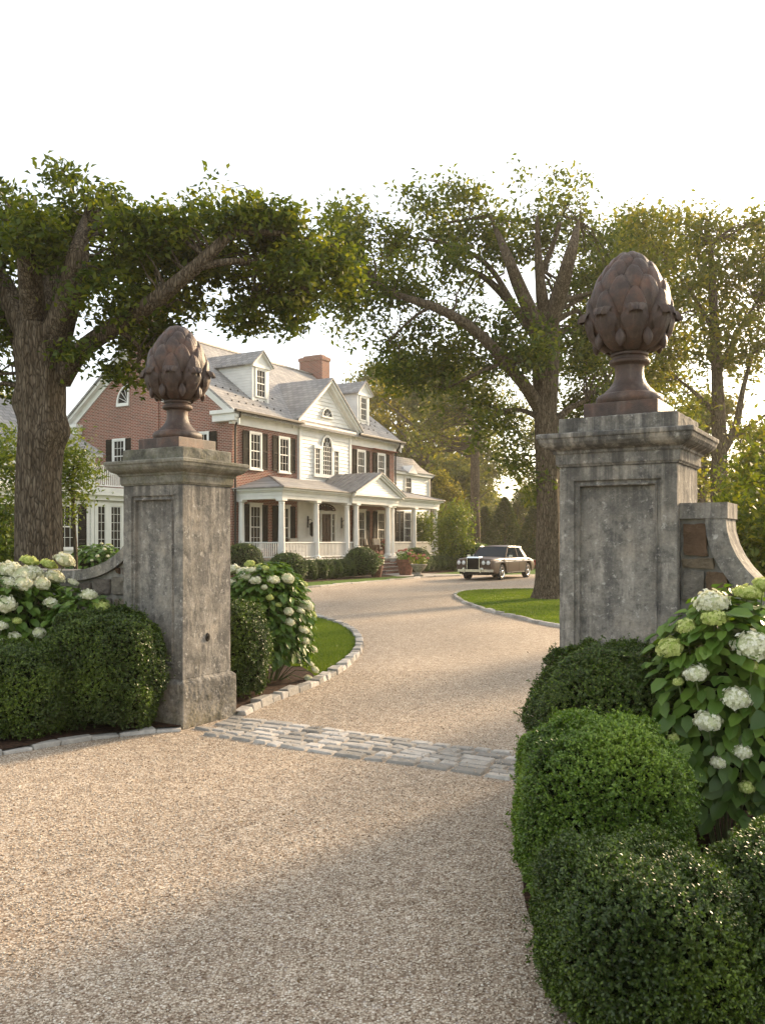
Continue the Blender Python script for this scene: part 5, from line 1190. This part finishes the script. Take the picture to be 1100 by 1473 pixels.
        for x in (.05, -.95): m.box(x, x + .17, s * (w + .012) - .012, s * (w + .012) + .012, .83, .855)
        m.tube([(.92, s * (wbt + .03), .98), (.90, s * (w + .08), 1.02)], .012, 5); m.box(.86, .90, s * (w + .10) - .08, s * (w + .10) + .08, .98, 1.08); m.build('side_trim', M['chrome'], o)
        m = MB()
        for x in (.92, -.36, -1.12 if False else -1.2): m.box(x - .004, x + .004, s * (w + .006) - .003, s * (w + .006) + .003, .34, .955)
        m.build('door_gap', M['tyre'], o)
    # radiator grille: tall chrome shell with vertical vanes
    m = MB(); gx = 2.56
    m.box(gx, gx + .10, -.30, -.265, .42, 1.00); m.box(gx, gx + .10, .265, .30, .42, 1.00); m.box(gx, gx + .10, -.30, .30, .40, .44)
    m.c8([(gx - .2, -.30, 1.0), (gx + .11, -.31, .96), (gx + .11, .31, .96), (gx - .2, .30, 1.0), (gx - .2, -.28, 1.03), (gx + .10, -.25, 1.03), (gx + .10, .25, 1.03), (gx - .2, .28, 1.03)])
    m.tube([(gx + .06, 0, 1.02), (gx + .06, 0, 1.08), (gx + .03, 0, 1.13)], [.02, .012, .018], 6)
    gr = m.build('grille', M['chrome'], o, bevel=.008); m = MB()
    for i in range(15): y = -.25 + i * .0357; m.box(gx + .04, gx + .075, y - .003, y + .003, .44, .97)
    m.build('grille_vanes', M['dark_metal'], gr); m = MB(); m.box(gx + .005, gx + .03, -.265, .265, .44, .96); m.build('grille_backing', M['tyre'], gr)  # vanes coloured dark, their shade put into the metal colour
    for s in (-1, 1):
        m = MB(); m.box(2.50, 2.60, s * .57 - .235, s * .57 + .235, .60, .88); m.build('headlight_panel', M['car_paint'], o, bevel=.02)
        for y in (.46, .68):
            m = MB(); q = [(2.60 + .03, s * y, .76)]; vs = []
            for rr, dx in ((.10, 0), (.10, .03), (.088, .045)): vs += [(2.60 + dx, s * y + rr * math.cos(a), .765 + rr * math.sin(a)) for a in np.linspace(0, 2 * math.pi, 20, endpoint=False)]
            m.add(vs, [(i * 20 + k, i * 20 + (k + 1) % 20, (i + 1) * 20 + (k + 1) % 20, (i + 1) * 20 + k) for i in range(2) for k in range(20)]); hl = m.build('headlight', M['chrome'], o, smooth=40, fix=False)
            m = MB(); vs = [(2.615 + .03 * (1 - (rr / .088) ** 2), s * y + rr * math.cos(a), .765 + rr * math.sin(a)) for rr in (.088, .05, .005) for a in np.linspace(0, 2 * math.pi, 20, endpoint=False)]
            m.add(vs, [(i * 20 + k, i * 20 + (k + 1) % 20, (i + 1) * 20 + (k + 1) % 20, (i + 1) * 20 + k) for i in range(2) for k in range(20)] + [tuple(range(40, 60))]); m.build('lens', M['lamp_white'], hl, smooth=60, fix=False)
        m = MB(); m.lathe([(.0, -.02), (.055, -.02), (.06, .02), (.0, .03)], 14); f = m.build('fog_light', M['lamp_white'], o, smooth=40); f.rotation_euler = (0, R(90), 0); f.location = (2.68, s * .42, .50)
        m = MB(); m.box(-2.64, -2.58, s * .72 - .09, s * .72 + .09, .55, .80); m.build('tail_light', M['tail_red'], o, bevel=.01)
    for x, sg in ((2.72, 1), (-2.74, -1)):
        m = MB(); pr = [(x - sg * (.0 + .35 * max(0, abs(y) - .72) ** 1.0 * (1 if abs(y) < .9 else 1)), y) for y in np.linspace(-.92, .92, 25)]
        for i in range(24):
            (xa, ya), (xb, yb) = pr[i], pr[i + 1]; m.c8([(xa, ya, .38), (xb, yb, .38), (xb - sg * .05, yb, .38), (xa - sg * .05, ya, .38), (xa, ya, .49), (xb, yb, .49), (xb - sg * .05, yb, .49), (xa - sg * .05, ya, .49)])
        for s in (-1, 1): m.box(min(x + .0, x + sg * .04), max(x, x + sg * .04), s * .38 - .025, s * .38 + .025, .34, .56); m.box(min(x - sg * .3, x), max(x - sg * .3, x), s * .5 - .03, s * .5 + .03, .40, .46)
        m.build('bumper', M['chrome'], o, smooth=40)
    # wheels
    first = None
    for x in (wb, -wb):
        for s in (-1, 1):
            if first is None:
                m = MB(); m.lathe([(.24, -.10), (.30, -.105), (.335, -.09), (.345, -.05), (.345, .05), (.335, .09), (.30, .105), (.24, .10)], 40); t = m.build('tyre', M['tyre'], None, smooth=40)
                w0 = t; w0.name = 'wheel'; w0.parent = o; KIDS[o.name].append(w0); first = w0
                m = MB(); m.lathe([(.0, -.10), (.235, -.09), (.245, -.08), (.245, .10), (.235, .115), (.19, .105), (.15, .07), (.09, .075), (.075, .10), (.05, .115), (.0, .12)], 32); m.build('rim', M['chrome'], w0, smooth=40); w = w0
            else: w = copy_tree(first, o)
            w.location = (x, s * .76, zw); w.rotation_euler = (R(-90) if s > 0 else R(90), 0, 0)
    return o
car()
# ---------------------------------------------------------------- trees
def oak(base, trunk, limbs, blobs, leaf, mat, label, group, per=14, sig=.2, seed=0, step=5, twr=.02, seg=40, zcap=None, gap=-.12, bulge=None, name='oak_tree', gscale=1.1):
    base = Vector(base); o = empty(name, base, 0, label, 'tree', group); L = lambda p: Vector(p) - base
    mb = MB(); segs = []
    limb(mb, segs, [L(p) for p in trunk[0]], trunk[1], seg, .10, 6, seed, bulge=[(L(b[0]), b[1], b[2]) for b in (bulge or [])])
    for pts, rad in limbs: limb(mb, segs, [L(p) for p in pts], rad, 14 if rad[0] < .12 else 18, .12, 5, seed)
    bl = [(L(c), r, n) for c, r, n in blobs]
    cl = crown(bl, leaf, M[mat], o, per, sig, gap, gscale, seed, zcap=None if zcap is None else zcap)
    twig_fill(mb, segs, cl, step, twr); mb.build('trunk', M['bark'], o, smooth=180, fix=False)
    return o
OG = 'large oaks along the drive'
# left oak, trunk left of the gate pillar, standing inside the wall
Y = 14.6; b = W(57, 925, Y); b.z = 0
def w(px, py, dy=0): return W(px, py, Y + dy)
blobs = []
def B(px, py, rx, ry, n, dy=0, dr=.8):
    s = (Y + dy) / F; blobs.append((w(px, py, dy), (rx * s, dr, ry * s), n))
for a in ((20, 345, 75, 45, 150, .5), (-60, 400, 70, 80, 170, 0), (60, 340, 60, 42, 130, -1.2), (60, 420, 60, 50, 110, 1.4), (140, 360, 65, 52, 190, .9), (150, 430, 60, 50, 150, -.6), (215, 340, 65, 40, 180, -.7), (225, 400, 60, 52, 170, .8), (290, 350, 60, 46, 180, .3),
          (300, 420, 50, 42, 110, .2), (345, 330, 55, 30, 150, -.4), (370, 390, 48, 48, 130, .5), (410, 335, 55, 34, 170, .1), (425, 400, 48, 45, 130, -.2), (415, 450, 30, 28, 55, 0), (470, 350, 45, 45, 130, .2), (210, 480, 45, 32, 85, .2), (130, 520, 42, 22, 50, -.2), (185, 540, 38, 20, 40, .1), (5, 480, 30, 60, 90, .6), (-50, 530, 50, 60, 110, .8), (345, 455, 38, 22, 40, .3), (20, 560, 20, 18, 20, .8), (240, 510, 28, 20, 24, .3), (500, 400, 30, 30, 45, .1)): B(*a)
for a in ((110, 268, 45, 24, 40, 0), (290, 278, 40, 20, 30, 0), (150, 290, 60, 28, 70, 0), (70, 300, 50, 25, 45, .4), (250, 300, 60, 26, 60, .2), (350, 300, 45, 20, 35, 0), (-20, 300, 60, 30, 60, 0)): B(*a)
oak(b, ([(b.x, b.y, -.1), w(57, 890), w(57, 830), w(55, 760), w(56, 690), (w(60, 640)), w(62, 590), w(60, 540), w(60, 500), w(62, 470)], [.55, .42, .37, .36, .355, .37, .36, .38, .43, .40]),
    [([w(60, 505), w(30, 460, .1), w(0, 400, .3), w(-40, 330, .5)], [.26, .20, .16, .03]), ([w(50, 480), w(45, 410, -.5), w(38, 350, -.9), w(27, 322, -.5)], [.22, .19, .14, .03]), ([w(68, 490), w(78, 420, .5), w(80, 350, .7), w(77, 322, .8)], [.24, .20, .15, .03]),
     ([w(75, 500), w(95, 440, -.5), w(112, 370, -.9), w(122, 310, -.2)], [.26, .20, .16, .03]), ([w(85, 545), w(115, 505, -.25), w(165, 470, -.55), w(225, 430, -.85), w(280, 385, -1.0), w(335, 335, -.9), w(385, 318, -.6)], [.20, .155, .135, .12, .10, .075, .02]),
     ([w(280, 385, -1.0), w(340, 375, -.8), (w(400, 385, 0)), w(440, 420, -.1)], [.07, .05, .035, .02]), ([w(335, 335, -.9), w(400, 335, -.5), w(470, 350, .1)], [.06, .045, .02]), ([w(165, 470, -.55), w(200, 500, -.4), w(195, 530, 0)], [.05, .03, .015])],
    [(c, r, int(n * 1.35)) for c, r, n in blobs], .128, 'oak_leaf', 'old oak with thick knotted trunk, its long limb reaching over the left gate pillar', OG, per=18, sig=.13, seed=3, step=7, zcap=None, gap=.06, gscale=1.7,
    bulge=[(w(92, 620, -.1), .22, .42), (w(24, 580, 0), .24, .40), (w(68, 625, -.42), .18, .28)])
# middle oak on the island lawn
Y = 25.2; b = G(789, 863); b.z = 0; Y = b.y; blobs = []
for a in ((470, 345, 60, 40, 150, -1), (540, 350, 60, 46, 210, 0), (500, 400, 62, 42, 180, 1), (560, 400, 55, 42, 170, -1), (610, 340, 62, 42, 210, 1.2), (640, 400, 55, 45, 160, -.8), (690, 345, 60, 45, 190, .5), (750, 340, 60, 42, 150, -.5), (760, 262, 55, 26, 60, 0), (640, 280, 40, 22, 34, 0), (720, 295, 70, 26, 90, 0), (600, 300, 50, 22, 50, 0), (800, 290, 60, 28, 70, .4), (500, 315, 40, 20, 30, 0), (820, 335, 70, 40, 150, .6),
          (520, 470, 48, 24, 80, 0), (480, 440, 40, 20, 45, 0), (600, 500, 60, 36, 210, .3), (570, 540, 44, 28, 100, -.3), (655, 545, 62, 45, 240, .2), (700, 500, 48, 40, 130, -1), (640, 460, 44, 20, 60, .8), (720, 590, 42, 42, 160, .4), (690, 620, 34, 30, 80, 0), (720, 440, 40, 34, 80, -1.4), (760, 500, 40, 40, 100, -1.8), (820, 520, 60, 62, 300, .7), (850, 590, 50, 42, 190, .8), (830, 430, 48, 44, 150, 1), (750, 650, 34, 34, 90, .2), (830, 640, 40, 30, 80, .5), (880, 470, 60, 70, 200, 1.2), (880, 380, 60, 50, 150, 1.2), (765, 700, 24, 24, 30, 0)): B(a[0], a[1], a[2], a[3], a[4], a[5] + .5, dr=1.3)
oak(b, ([(b.x, b.y, -.1), w(789, 850), w(788, 830), w(788, 780), w(788, 700), w(786, 640), w(784, 590), w(784, 540), w(785, 500), w(786, 470)], [.56, .44, .37, .33, .32, .33, .33, .36, .38, .33]),
    [([w(784, 500), w(768, 460, -.5), w(748, 415, -1.0), w(728, 365, -1.2), w(705, 310, .5)], [.24, .21, .18, .13, .03]), ([w(786, 480), w(805, 420, -.6), w(822, 360, -1.2), w(832, 318, -.3)], [.25, .22, .16, .03]), ([w(785, 480), w(780, 430, -.4), w(775, 380, -.6), w(772, 310, -.7)], [.20, .17, .12, .03]),
     ([w(775, 400, -.4), w(792, 360, -.5), w(805, 320, -.6)], [.10, .08, .06]), ([w(778, 590), w(755, 555, -.5), w(725, 520, -.9), w(700, 490, -1.2), (w(665, 462, -1.4)), w(620, 440, -1.4), w(575, 425, -1.2), w(540, 405, -.8)], [.22, .18, .165, .15, .13, .11, .08, .04]),
     ([w(775, 490), w(745, 450, .4), w(715, 415, .6), w(690, 395, .7), w(655, 380, .8)], [.16, .14, .11, .08, .05]), ([w(790, 620), w(815, 590, .3), w(845, 575, .5)], [.13, .10, .05]), ([w(725, 520, -.9), w(680, 540, -.8), w(640, 560, .2)], [.07, .05, .02]), ([w(620, 440, -1.4), w(590, 460, -1.0), w(560, 490, .1)], [.05, .035, .02]), ([w(745, 450), w(700, 380, .2), w(640, 350, .4), w(580, 340, .5)], [.10, .075, .05, .03]),
     ([w(774, 600), w(750, 590, .2), w(715, 590, .3)], [.10, .06, .03]), ([w(705, 310, .5), w(640, 320, .3)], [.05, .02])],
    [(c, r, int(n * 1.1)) for c, r, n in blobs], .175, 'oak_leaf', 'tall oak on the island lawn just left of the right gate pillar', OG, per=18, sig=.24, seed=9, step=8, twr=.03, zcap=None, gap=.11, gscale=1.1)
# right-hand tree behind the right wall, sun behind it
Y = 29; b = W(1036, 836, Y); b.z = 0; blobs = []
for a in ((930, 345, 60, 42, 180, 0), (990, 340, 60, 42, 170, 1), (1050, 350, 60, 46, 190, 0), (1110, 350, 60, 50, 170, 1), (1170, 380, 60, 60, 160, 0), (960, 410, 55, 46, 190, -.8), (1020, 410, 55, 40, 150, .6), (1075, 430, 48, 40, 110, 0), (1130, 450, 50, 50, 130, 0), (940, 480, 50, 46, 170, .3), (1000, 490, 52, 42, 150, 0), (1060, 500, 40, 32, 70, 0), (950, 550, 45, 40, 130, .5), (985, 585, 28, 20, 30, 0), (1100, 530, 34, 30, 60, 0), (1085, 670, 22, 24, 24, 1), (1005, 690, 20, 20, 18, 1), (1160, 520, 50, 50, 110, 0)): B(*a, dr=1.4)
oak(b, ([(b.x, b.y, -.1), w(1036, 820), w(1035, 760), w(1034, 700), w(1034, 650), w(1033, 600), w(1031, 540), w(1028, 480), w(1025, 420), w(1022, 350)], [.36, .30, .27, .255, .25, .20, .17, .15, .12, .07]),
    [([w(1035, 655), w(1048, 635, -.1), w(1060, 605, -.2), w(1068, 560, -.3), w(1085, 500, -.3)], [.15, .13, .11, .08, .04]), ([w(1050, 633), w(1075, 615, .1), w(1110, 590, .2)], [.09, .07, .03]), ([w(1033, 600), w(1005, 570, .2), w(975, 545, .3)], [.10, .07, .03]), ([w(1031, 540), w(1060, 480, .4), w(1090, 430, .5)], [.10, .07, .04]), ([w(1028, 480), w(1000, 430, .3), w(970, 390, .4)], [.09, .06, .03]), ([w(1034, 690), w(1010, 670, .3), w(990, 660, .5)], [.08, .05, .02])],
    [(c, r, int(n * 1.1)) for c, r, n in blobs], .21, 'oak_leaf_b', 'slender forked tree behind the right garden wall against the low sun', OG, per=14, sig=.30, seed=15, step=8, twr=.03, zcap=None, gap=.02, gscale=1.0)
Y = 35; b = W(905, 838, Y); b.z = 0; blobs = []
for a in ((880, 350, 60, 42, 170, 0), (940, 350, 60, 42, 150, 0), (900, 420, 70, 60, 260, 0), (880, 500, 60, 60, 220, 0), (940, 500, 60, 60, 220, 0), (900, 570, 60, 50, 190, 0), (960, 600, 50, 50, 150, 0), (860, 640, 40, 40, 90, 0), (980, 440, 50, 50, 150, 0)): B(*a, dr=1.8)
oak(b, ([(b.x, b.y, -.1), w(905, 800), w(905, 700), w(903, 600), w(900, 500), w(900, 400)], [.42, .33, .30, .26, .18, .08]),
    [([w(903, 620), w(930, 560, .3), w(950, 500, .5)], [.14, .10, .05]), ([w(903, 600), w(870, 540, .3), w(850, 480, .5)], [.14, .10, .05]), ([w(900, 520), w(925, 450, -.3), w(945, 370, -.5)], [.12, .09, .04])],
    [(c, r, int(n * 1.6)) for c, r, n in blobs], .19, 'oak_leaf', 'full leafy tree rising directly behind the right finial', OG, per=13, sig=.34, seed=21, step=9, twr=.03, zcap=None, gap=-.03, gscale=.8)

# dense bushes and small trees nearer the sides
def bushtree(c, rx, ry, z0, z1, n, leaf, mat, label, cat='tree', name='leafy_tree', per=14, sig=.2, gap=-.15, tr=.09, seed=0, group=None):
    o = empty(name, c, 0, label, cat, group); h = z1 - z0
    mb = MB(); segs = []; limb(mb, segs, [(0, 0, -.05), (.05, 0, z0 * .5 + .2), (-.05, .05, z0 + h * .35), (.05, 0, z0 + h * .75)], [tr, tr * .8, tr * .6, tr * .2], 10, .1, 4, seed)
    for k in range(5):
        th = k * 1.3 + seed; limb(mb, segs, [(0, 0, z0 + h * (.05 + .1 * k)), (rx * .35 * math.cos(th), ry * .35 * math.sin(th), z0 + h * (.2 + .1 * k)), (rx * .7 * math.cos(th), ry * .7 * math.sin(th), z0 + h * (.35 + .1 * k))], [tr * .45, tr * .3, tr * .1], 7, .1, 4, seed)
    mb.build('trunk', M['bark'], o, smooth=180, fix=False)
    r = np.random.RandomState(seed); bl = [((0, 0, (z0 + z1) / 2), (rx * .85, ry * .85, h / 2 * .9), n // 2)]
    for k in range(7):
        th = r.uniform(0, 6.28); q = r.uniform(.35, .7); zz = z0 + h * r.uniform(.12, .88); f = math.sqrt(max(.1, 1 - ((zz - (z0 + z1) / 2) / (h / 2)) ** 2)); bl.append(((rx * q * f * math.cos(th), ry * q * f * math.sin(th), zz), (rx * .42, ry * .42, h * .17), n // 14))
    crown(bl, leaf, M[mat], o, per, sig, gap, 1.1, seed); return o
bushtree(W(-5, 830, 19) * Vector((1, 1, 0)), 1.15, 1.2, .2, 4.6, 900, .12, 'pale_leaf', 'light green small tree left of the thick oak trunk', seed=31, per=14)
bushtree(W(106, 830, 20.5) * Vector((1, 1, 0)), .56, .7, 2.1, 4.5, 260, .11, 'pale_leaf', 'small light green dogwood between the oak trunk and the white sunroom', seed=32, per=13, tr=.06)
bushtree(W(1120, 900, 11) * Vector((1, 1, 0)), .85, .9, .1, 3.1, 900, .10, 'oak_leaf', 'dark green bushy tree at the right edge behind the curved wall', seed=33)
bushtree(W(1115, 850, 17) * Vector((1, 1, 0)), 1.3, 1.2, .2, 4.2, 900, .12, 'oak_leaf_b', 'taller bushy tree at the right edge behind the dark green one', seed=34)
bushtree(W(652, 800, 50.5) * Vector((1, 1, 0)), 1.35, 1.3, .2, 3.9, 600, .17, 'pale_leaf', 'light green bush at the far right corner of the porch', 'bush', 'leafy_bush', sig=.3, seed=35)
bushtree(W(600, 800, 60) * Vector((1, 1, 0)), 1.2, 1.2, .2, 3.6, 400, .20, 'pale_leaf', 'light green bush seen through the last porch columns', 'bush', 'leafy_bush', sig=.3, seed=36)
for (px, Y_, rx, h, lb) in ((672, 51, 1.6, 1.5, 'low clipped hedge mound left of the car'), (640, 56, 1.6, 1.6, 'low clipped hedge mound beyond the porch end'), (790, 58, 2.2, 1.3, 'low hedge mound behind the rear of the car')):
    box_shrub((((px - CX) / F) * Y_, Y_, 0), rx, 1.0, h, 3000, .07, M['box_leaf_b'], lb, 'low hedge mounds behind the car', seed=px, square=2.6, name='hedge_mound')

def conifer(px, Y_, h, rb, label, seed):
    c = Vector(((px - CX) / F * Y_, Y_, 0)); o = empty('conifer', c, 0, label, 'conifer', 'cone shaped conifers beyond the drive')
    m = MB(); m.tube([(0, 0, 0), (0, 0, h * .95)], [.12, .02], 8); m.build('trunk', M['bark'], o)
    n = 9000; z = rng.rand(n) ** 1.5; rr = (1 - z) ** .85 * rb; th = rng.uniform(0, 6.28, n); lob = 1 + .16 * np.sin(th * 5 + z * 30) + .1 * np.sin(z * 55 + seed)
    q = rng.uniform(.55, 1, n) ** .5; P = np.stack([rr * lob * q * np.cos(th), rr * lob * q * np.sin(th), .15 + z * (h - .15)], 1)
    ax = np.stack([np.cos(th), np.sin(th), np.full(n, .25)], 1) + rng.normal(size=(n, 3)) * .35
    V, Fq, k = leaf_arrays(P, rng.normal(size=(n, 3)) + np.array([0, 0, .6]), rng.uniform(.14, .28, n), .35, .1, ax); np_mesh('crown', V, Fq, M['conifer_leaf'], o, np.clip(rng.normal(.45, .2, n), 0, 1))
conifer(726, 60, 4.6, 1.75, 'cone shaped evergreen behind the car roof', 1); conifer(768, 57, 3.9, 1.45, 'darker evergreen between the car and the oak trunk', 2); conifer(697, 66, 4.2, 1.3, 'small evergreen left of the cone shaped one, beyond the thin trunk', 3); conifer(660, 62, 3.8, 1.3, 'evergreen half hidden at the end of the porch', 4)

# thin forked tree beyond the house
Y = 62; b = W(684, 812, Y); b.z = 0; blobs = []
for a in ((640, 590, 40, 30, 70, 0), (680, 580, 40, 30, 70, 0), (730, 600, 34, 34, 60, 0), (650, 540, 44, 26, 70, 0), (700, 550, 34, 22, 40, 0), (620, 630, 30, 26, 40, 0)): B(*a, dr=2.2)
oak(b, ([(b.x, b.y, -.1), w(684, 780), w(683, 720), w(683, 660), w(684, 615)], [.42, .34, .32, .30, .27]),
    [([w(684, 620), w(672, 590, .3), w(655, 560, .5)], [.18, .13, .06]), ([w(684, 615), w(692, 580, .3), w(700, 545, .4)], [.16, .12, .06]), ([w(684, 625), (w(705, 600, .3)), w(725, 590, .5)], [.12, .08, .04])],
    [(c, r, int(n * 2.6)) for c, r, n in blobs], .28, 'far_leaf', 'thin forked tree standing alone beyond the end of the house', None, per=11, sig=.5, seed=41, step=3, twr=.05, gap=-.05, name='slender_tree')

# trees far behind the house, three forms copied
def fartree(seed, rx, h, mat='far_leaf', leaf=.40, n=900, per=14):
    o = empty('woodland_tree', (0, 0, 0), 0, 'x', 'tree', 'hazy trees beyond the house'); r = np.random.RandomState(seed)
    mb = MB(); segs = []; limb(mb, segs, [(0, 0, -.1), (.2, 0, h * .25), (-.1, .1, h * .5), (.2, 0, h * .85)], [h * .025, h * .02, h * .014, h * .003], 10, .1, 4, seed)
    for k in range(6):
        th = r.uniform(0, 6.28); z = h * r.uniform(.22, .6); limb(mb, segs, [(0, 0, z), (rx * .4 * math.cos(th), rx * .4 * math.sin(th), z + h * .12), (rx * .75 * math.cos(th), rx * .75 * math.sin(th), z + h * .22)], [h * .01, h * .007, h * .002], 6, .1, 3, seed)
    mb.build('trunk', M['bark'], o, smooth=180, fix=False)
    bl = []
    for k in range(13):
        th = r.uniform(0, 6.28); zz = r.uniform(.22, .93); f = math.sin(min(1, (1.02 - zz) * 1.5) * math.pi / 2) * (.6 + .4 * min(1, zz * 2.5)); q = r.uniform(.1, .68)
        bl.append(((rx * q * f * math.cos(th), rx * q * f * math.sin(th), h * zz), (rx * .36, rx * .36, h * .10), n // 12))
    crown(bl, leaf, M[mat], o, per, .45, -.1, .5, seed); return o
protos = [fartree(51, 5.2, 15), fartree(52, 4.4, 13), fartree(53, 6.0, 17)]
far = [  # pixel column, distance, form, scale
    (572, 84, 0, 1.42, 'tall hazy tree above the far corner of the roof'), (545, 96, 2, 1.3, 'pale hazy tree peeping over the slate roof beside the far dormer'), (618, 78, 1, 1.4, 'golden hazy tree just right of the roof end'), (650, 92, 0, 1.3, 'hazy tree between the roof end and the thin trunk'),
    (600, 104, 2, .8, 'faint farther tree behind the golden one'), (668, 72, 1, .62, 'low golden tree behind the thin trunk'), (632, 66, 1, .55, 'low yellow-green tree beyond the white wing'), (712, 120, 0, .6, 'small faint tree in the glowing gap above the conifers'), (755, 100, 1, .66, 'hazy tree left of the island oak trunk'),
    (790, 84, 2, .85, 'hazy tree behind the island oak trunk'), (742, 84, 1, .45, 'low golden tree left of the oak, above the evergreens'), (840, 76, 0, .7, 'hazy tree between the oak trunk and the right pillar'), (880, 90, 2, .8, 'hazy tree hidden behind the right gate pillar'), (930, 80, 0, .7, 'hazy tree behind the right pillar cornice'),
    (980, 66, 1, .62, 'golden tree just right of the right pillar'), (1010, 96, 0, .55, 'faint tree low behind the slender trunk on the right'), (1075, 62, 1, .45, 'yellow lit tree right of the slender trunk'), (1110, 50, 0, .72, 'green tree at the far right edge beyond the bushes'), (1010, 48, 1, .78, 'leafy tree added behind the right pillar to keep bright sky off the car windows'), (1180, 60, 2, .9, 'big tree outside the right edge leaning in'),  # tree behind the right pillar is added to block sky glare on the car
    (15, 82, 1, 1.25, 'yellow-green tree far left beyond the grey roof'), (112, 88, 0, 1.10, 'yellow-green tree between the oak trunk and the gable'), (-60, 74, 2, 1.0, 'large tree far off at the left edge'), (70, 100, 2, 1.0, 'pale tree hidden behind the oak trunk'), (710, 74, 1, .33, 'low bush-like golden tree behind the conifers')]
used = set()
for (px, Y_, k, s, lb) in far:
    p = protos[k]; o = p if k not in used else copy_tree(p); used.add(k)
    o.location = ((px - CX) / F * Y_, Y_, 0); o.rotation_euler = (0, 0, px * .37); o.scale = (s, s, s); o['label'] = lb
# distant wood that closes the view
n = 60000; ang_ = rng.uniform(-.75, .75, n); rr_ = rng.uniform(125, 165, n); hmax = 6.5 + 2.5 * np.sin(ang_ * 23) + 1.5 * np.sin(ang_ * 61)
P = np.stack([rr_ * np.sin(ang_), rr_ * np.cos(ang_), rng.rand(n) ** .8 * hmax], 1)
V, Fq, k = leaf_arrays(P, rng.normal(size=(n, 3)) + np.array([0, -.5, .6]), rng.uniform(.6, 1.3, n), .7)
tag(np_mesh('distant_wood', V, Fq, M['far_leaf'], None, np.clip(rng.normal(.45, .2, n), 0, 1)), 'continuous band of far woodland closing the view beyond the grounds', 'woodland', kind='stuff')
# ---------------------------------------------------------------- warm morning haze
me = bpy.data.meshes.new('haze'); x0, x1, y0, y1, z0, z1 = -330, 330, -25, 420, -1.0, 24
me.from_pydata([(x0, y0, z0), (x1, y0, z0), (x1, y1, z0), (x0, y1, z0), (x0, y0, z1), (x1, y0, z1), (x1, y1, z1), (x0, y1, z1)], [], [(0, 3, 2, 1), (4, 5, 6, 7), (0, 1, 5, 4), (1, 2, 6, 5), (2, 3, 7, 6), (3, 0, 4, 7)])
hm = bpy.data.materials.new('morning_haze'); hm.use_nodes = True; ht = hm.node_tree; ht.nodes.clear()
ho = ht.nodes.new('ShaderNodeOutputMaterial'); pv = ht.nodes.new('ShaderNodeVolumePrincipled')
pv.inputs['Color'].default_value = (1.0, .93, .80, 1); pv.inputs['Density'].default_value = 0.0006; pv.inputs['Anisotropy'].default_value = .45
ht.links.new(pv.outputs[0], ho.inputs['Volume'])
tag(link('haze', me, None, hm), 'thin golden morning haze filling the grounds', 'haze', kind='stuff')
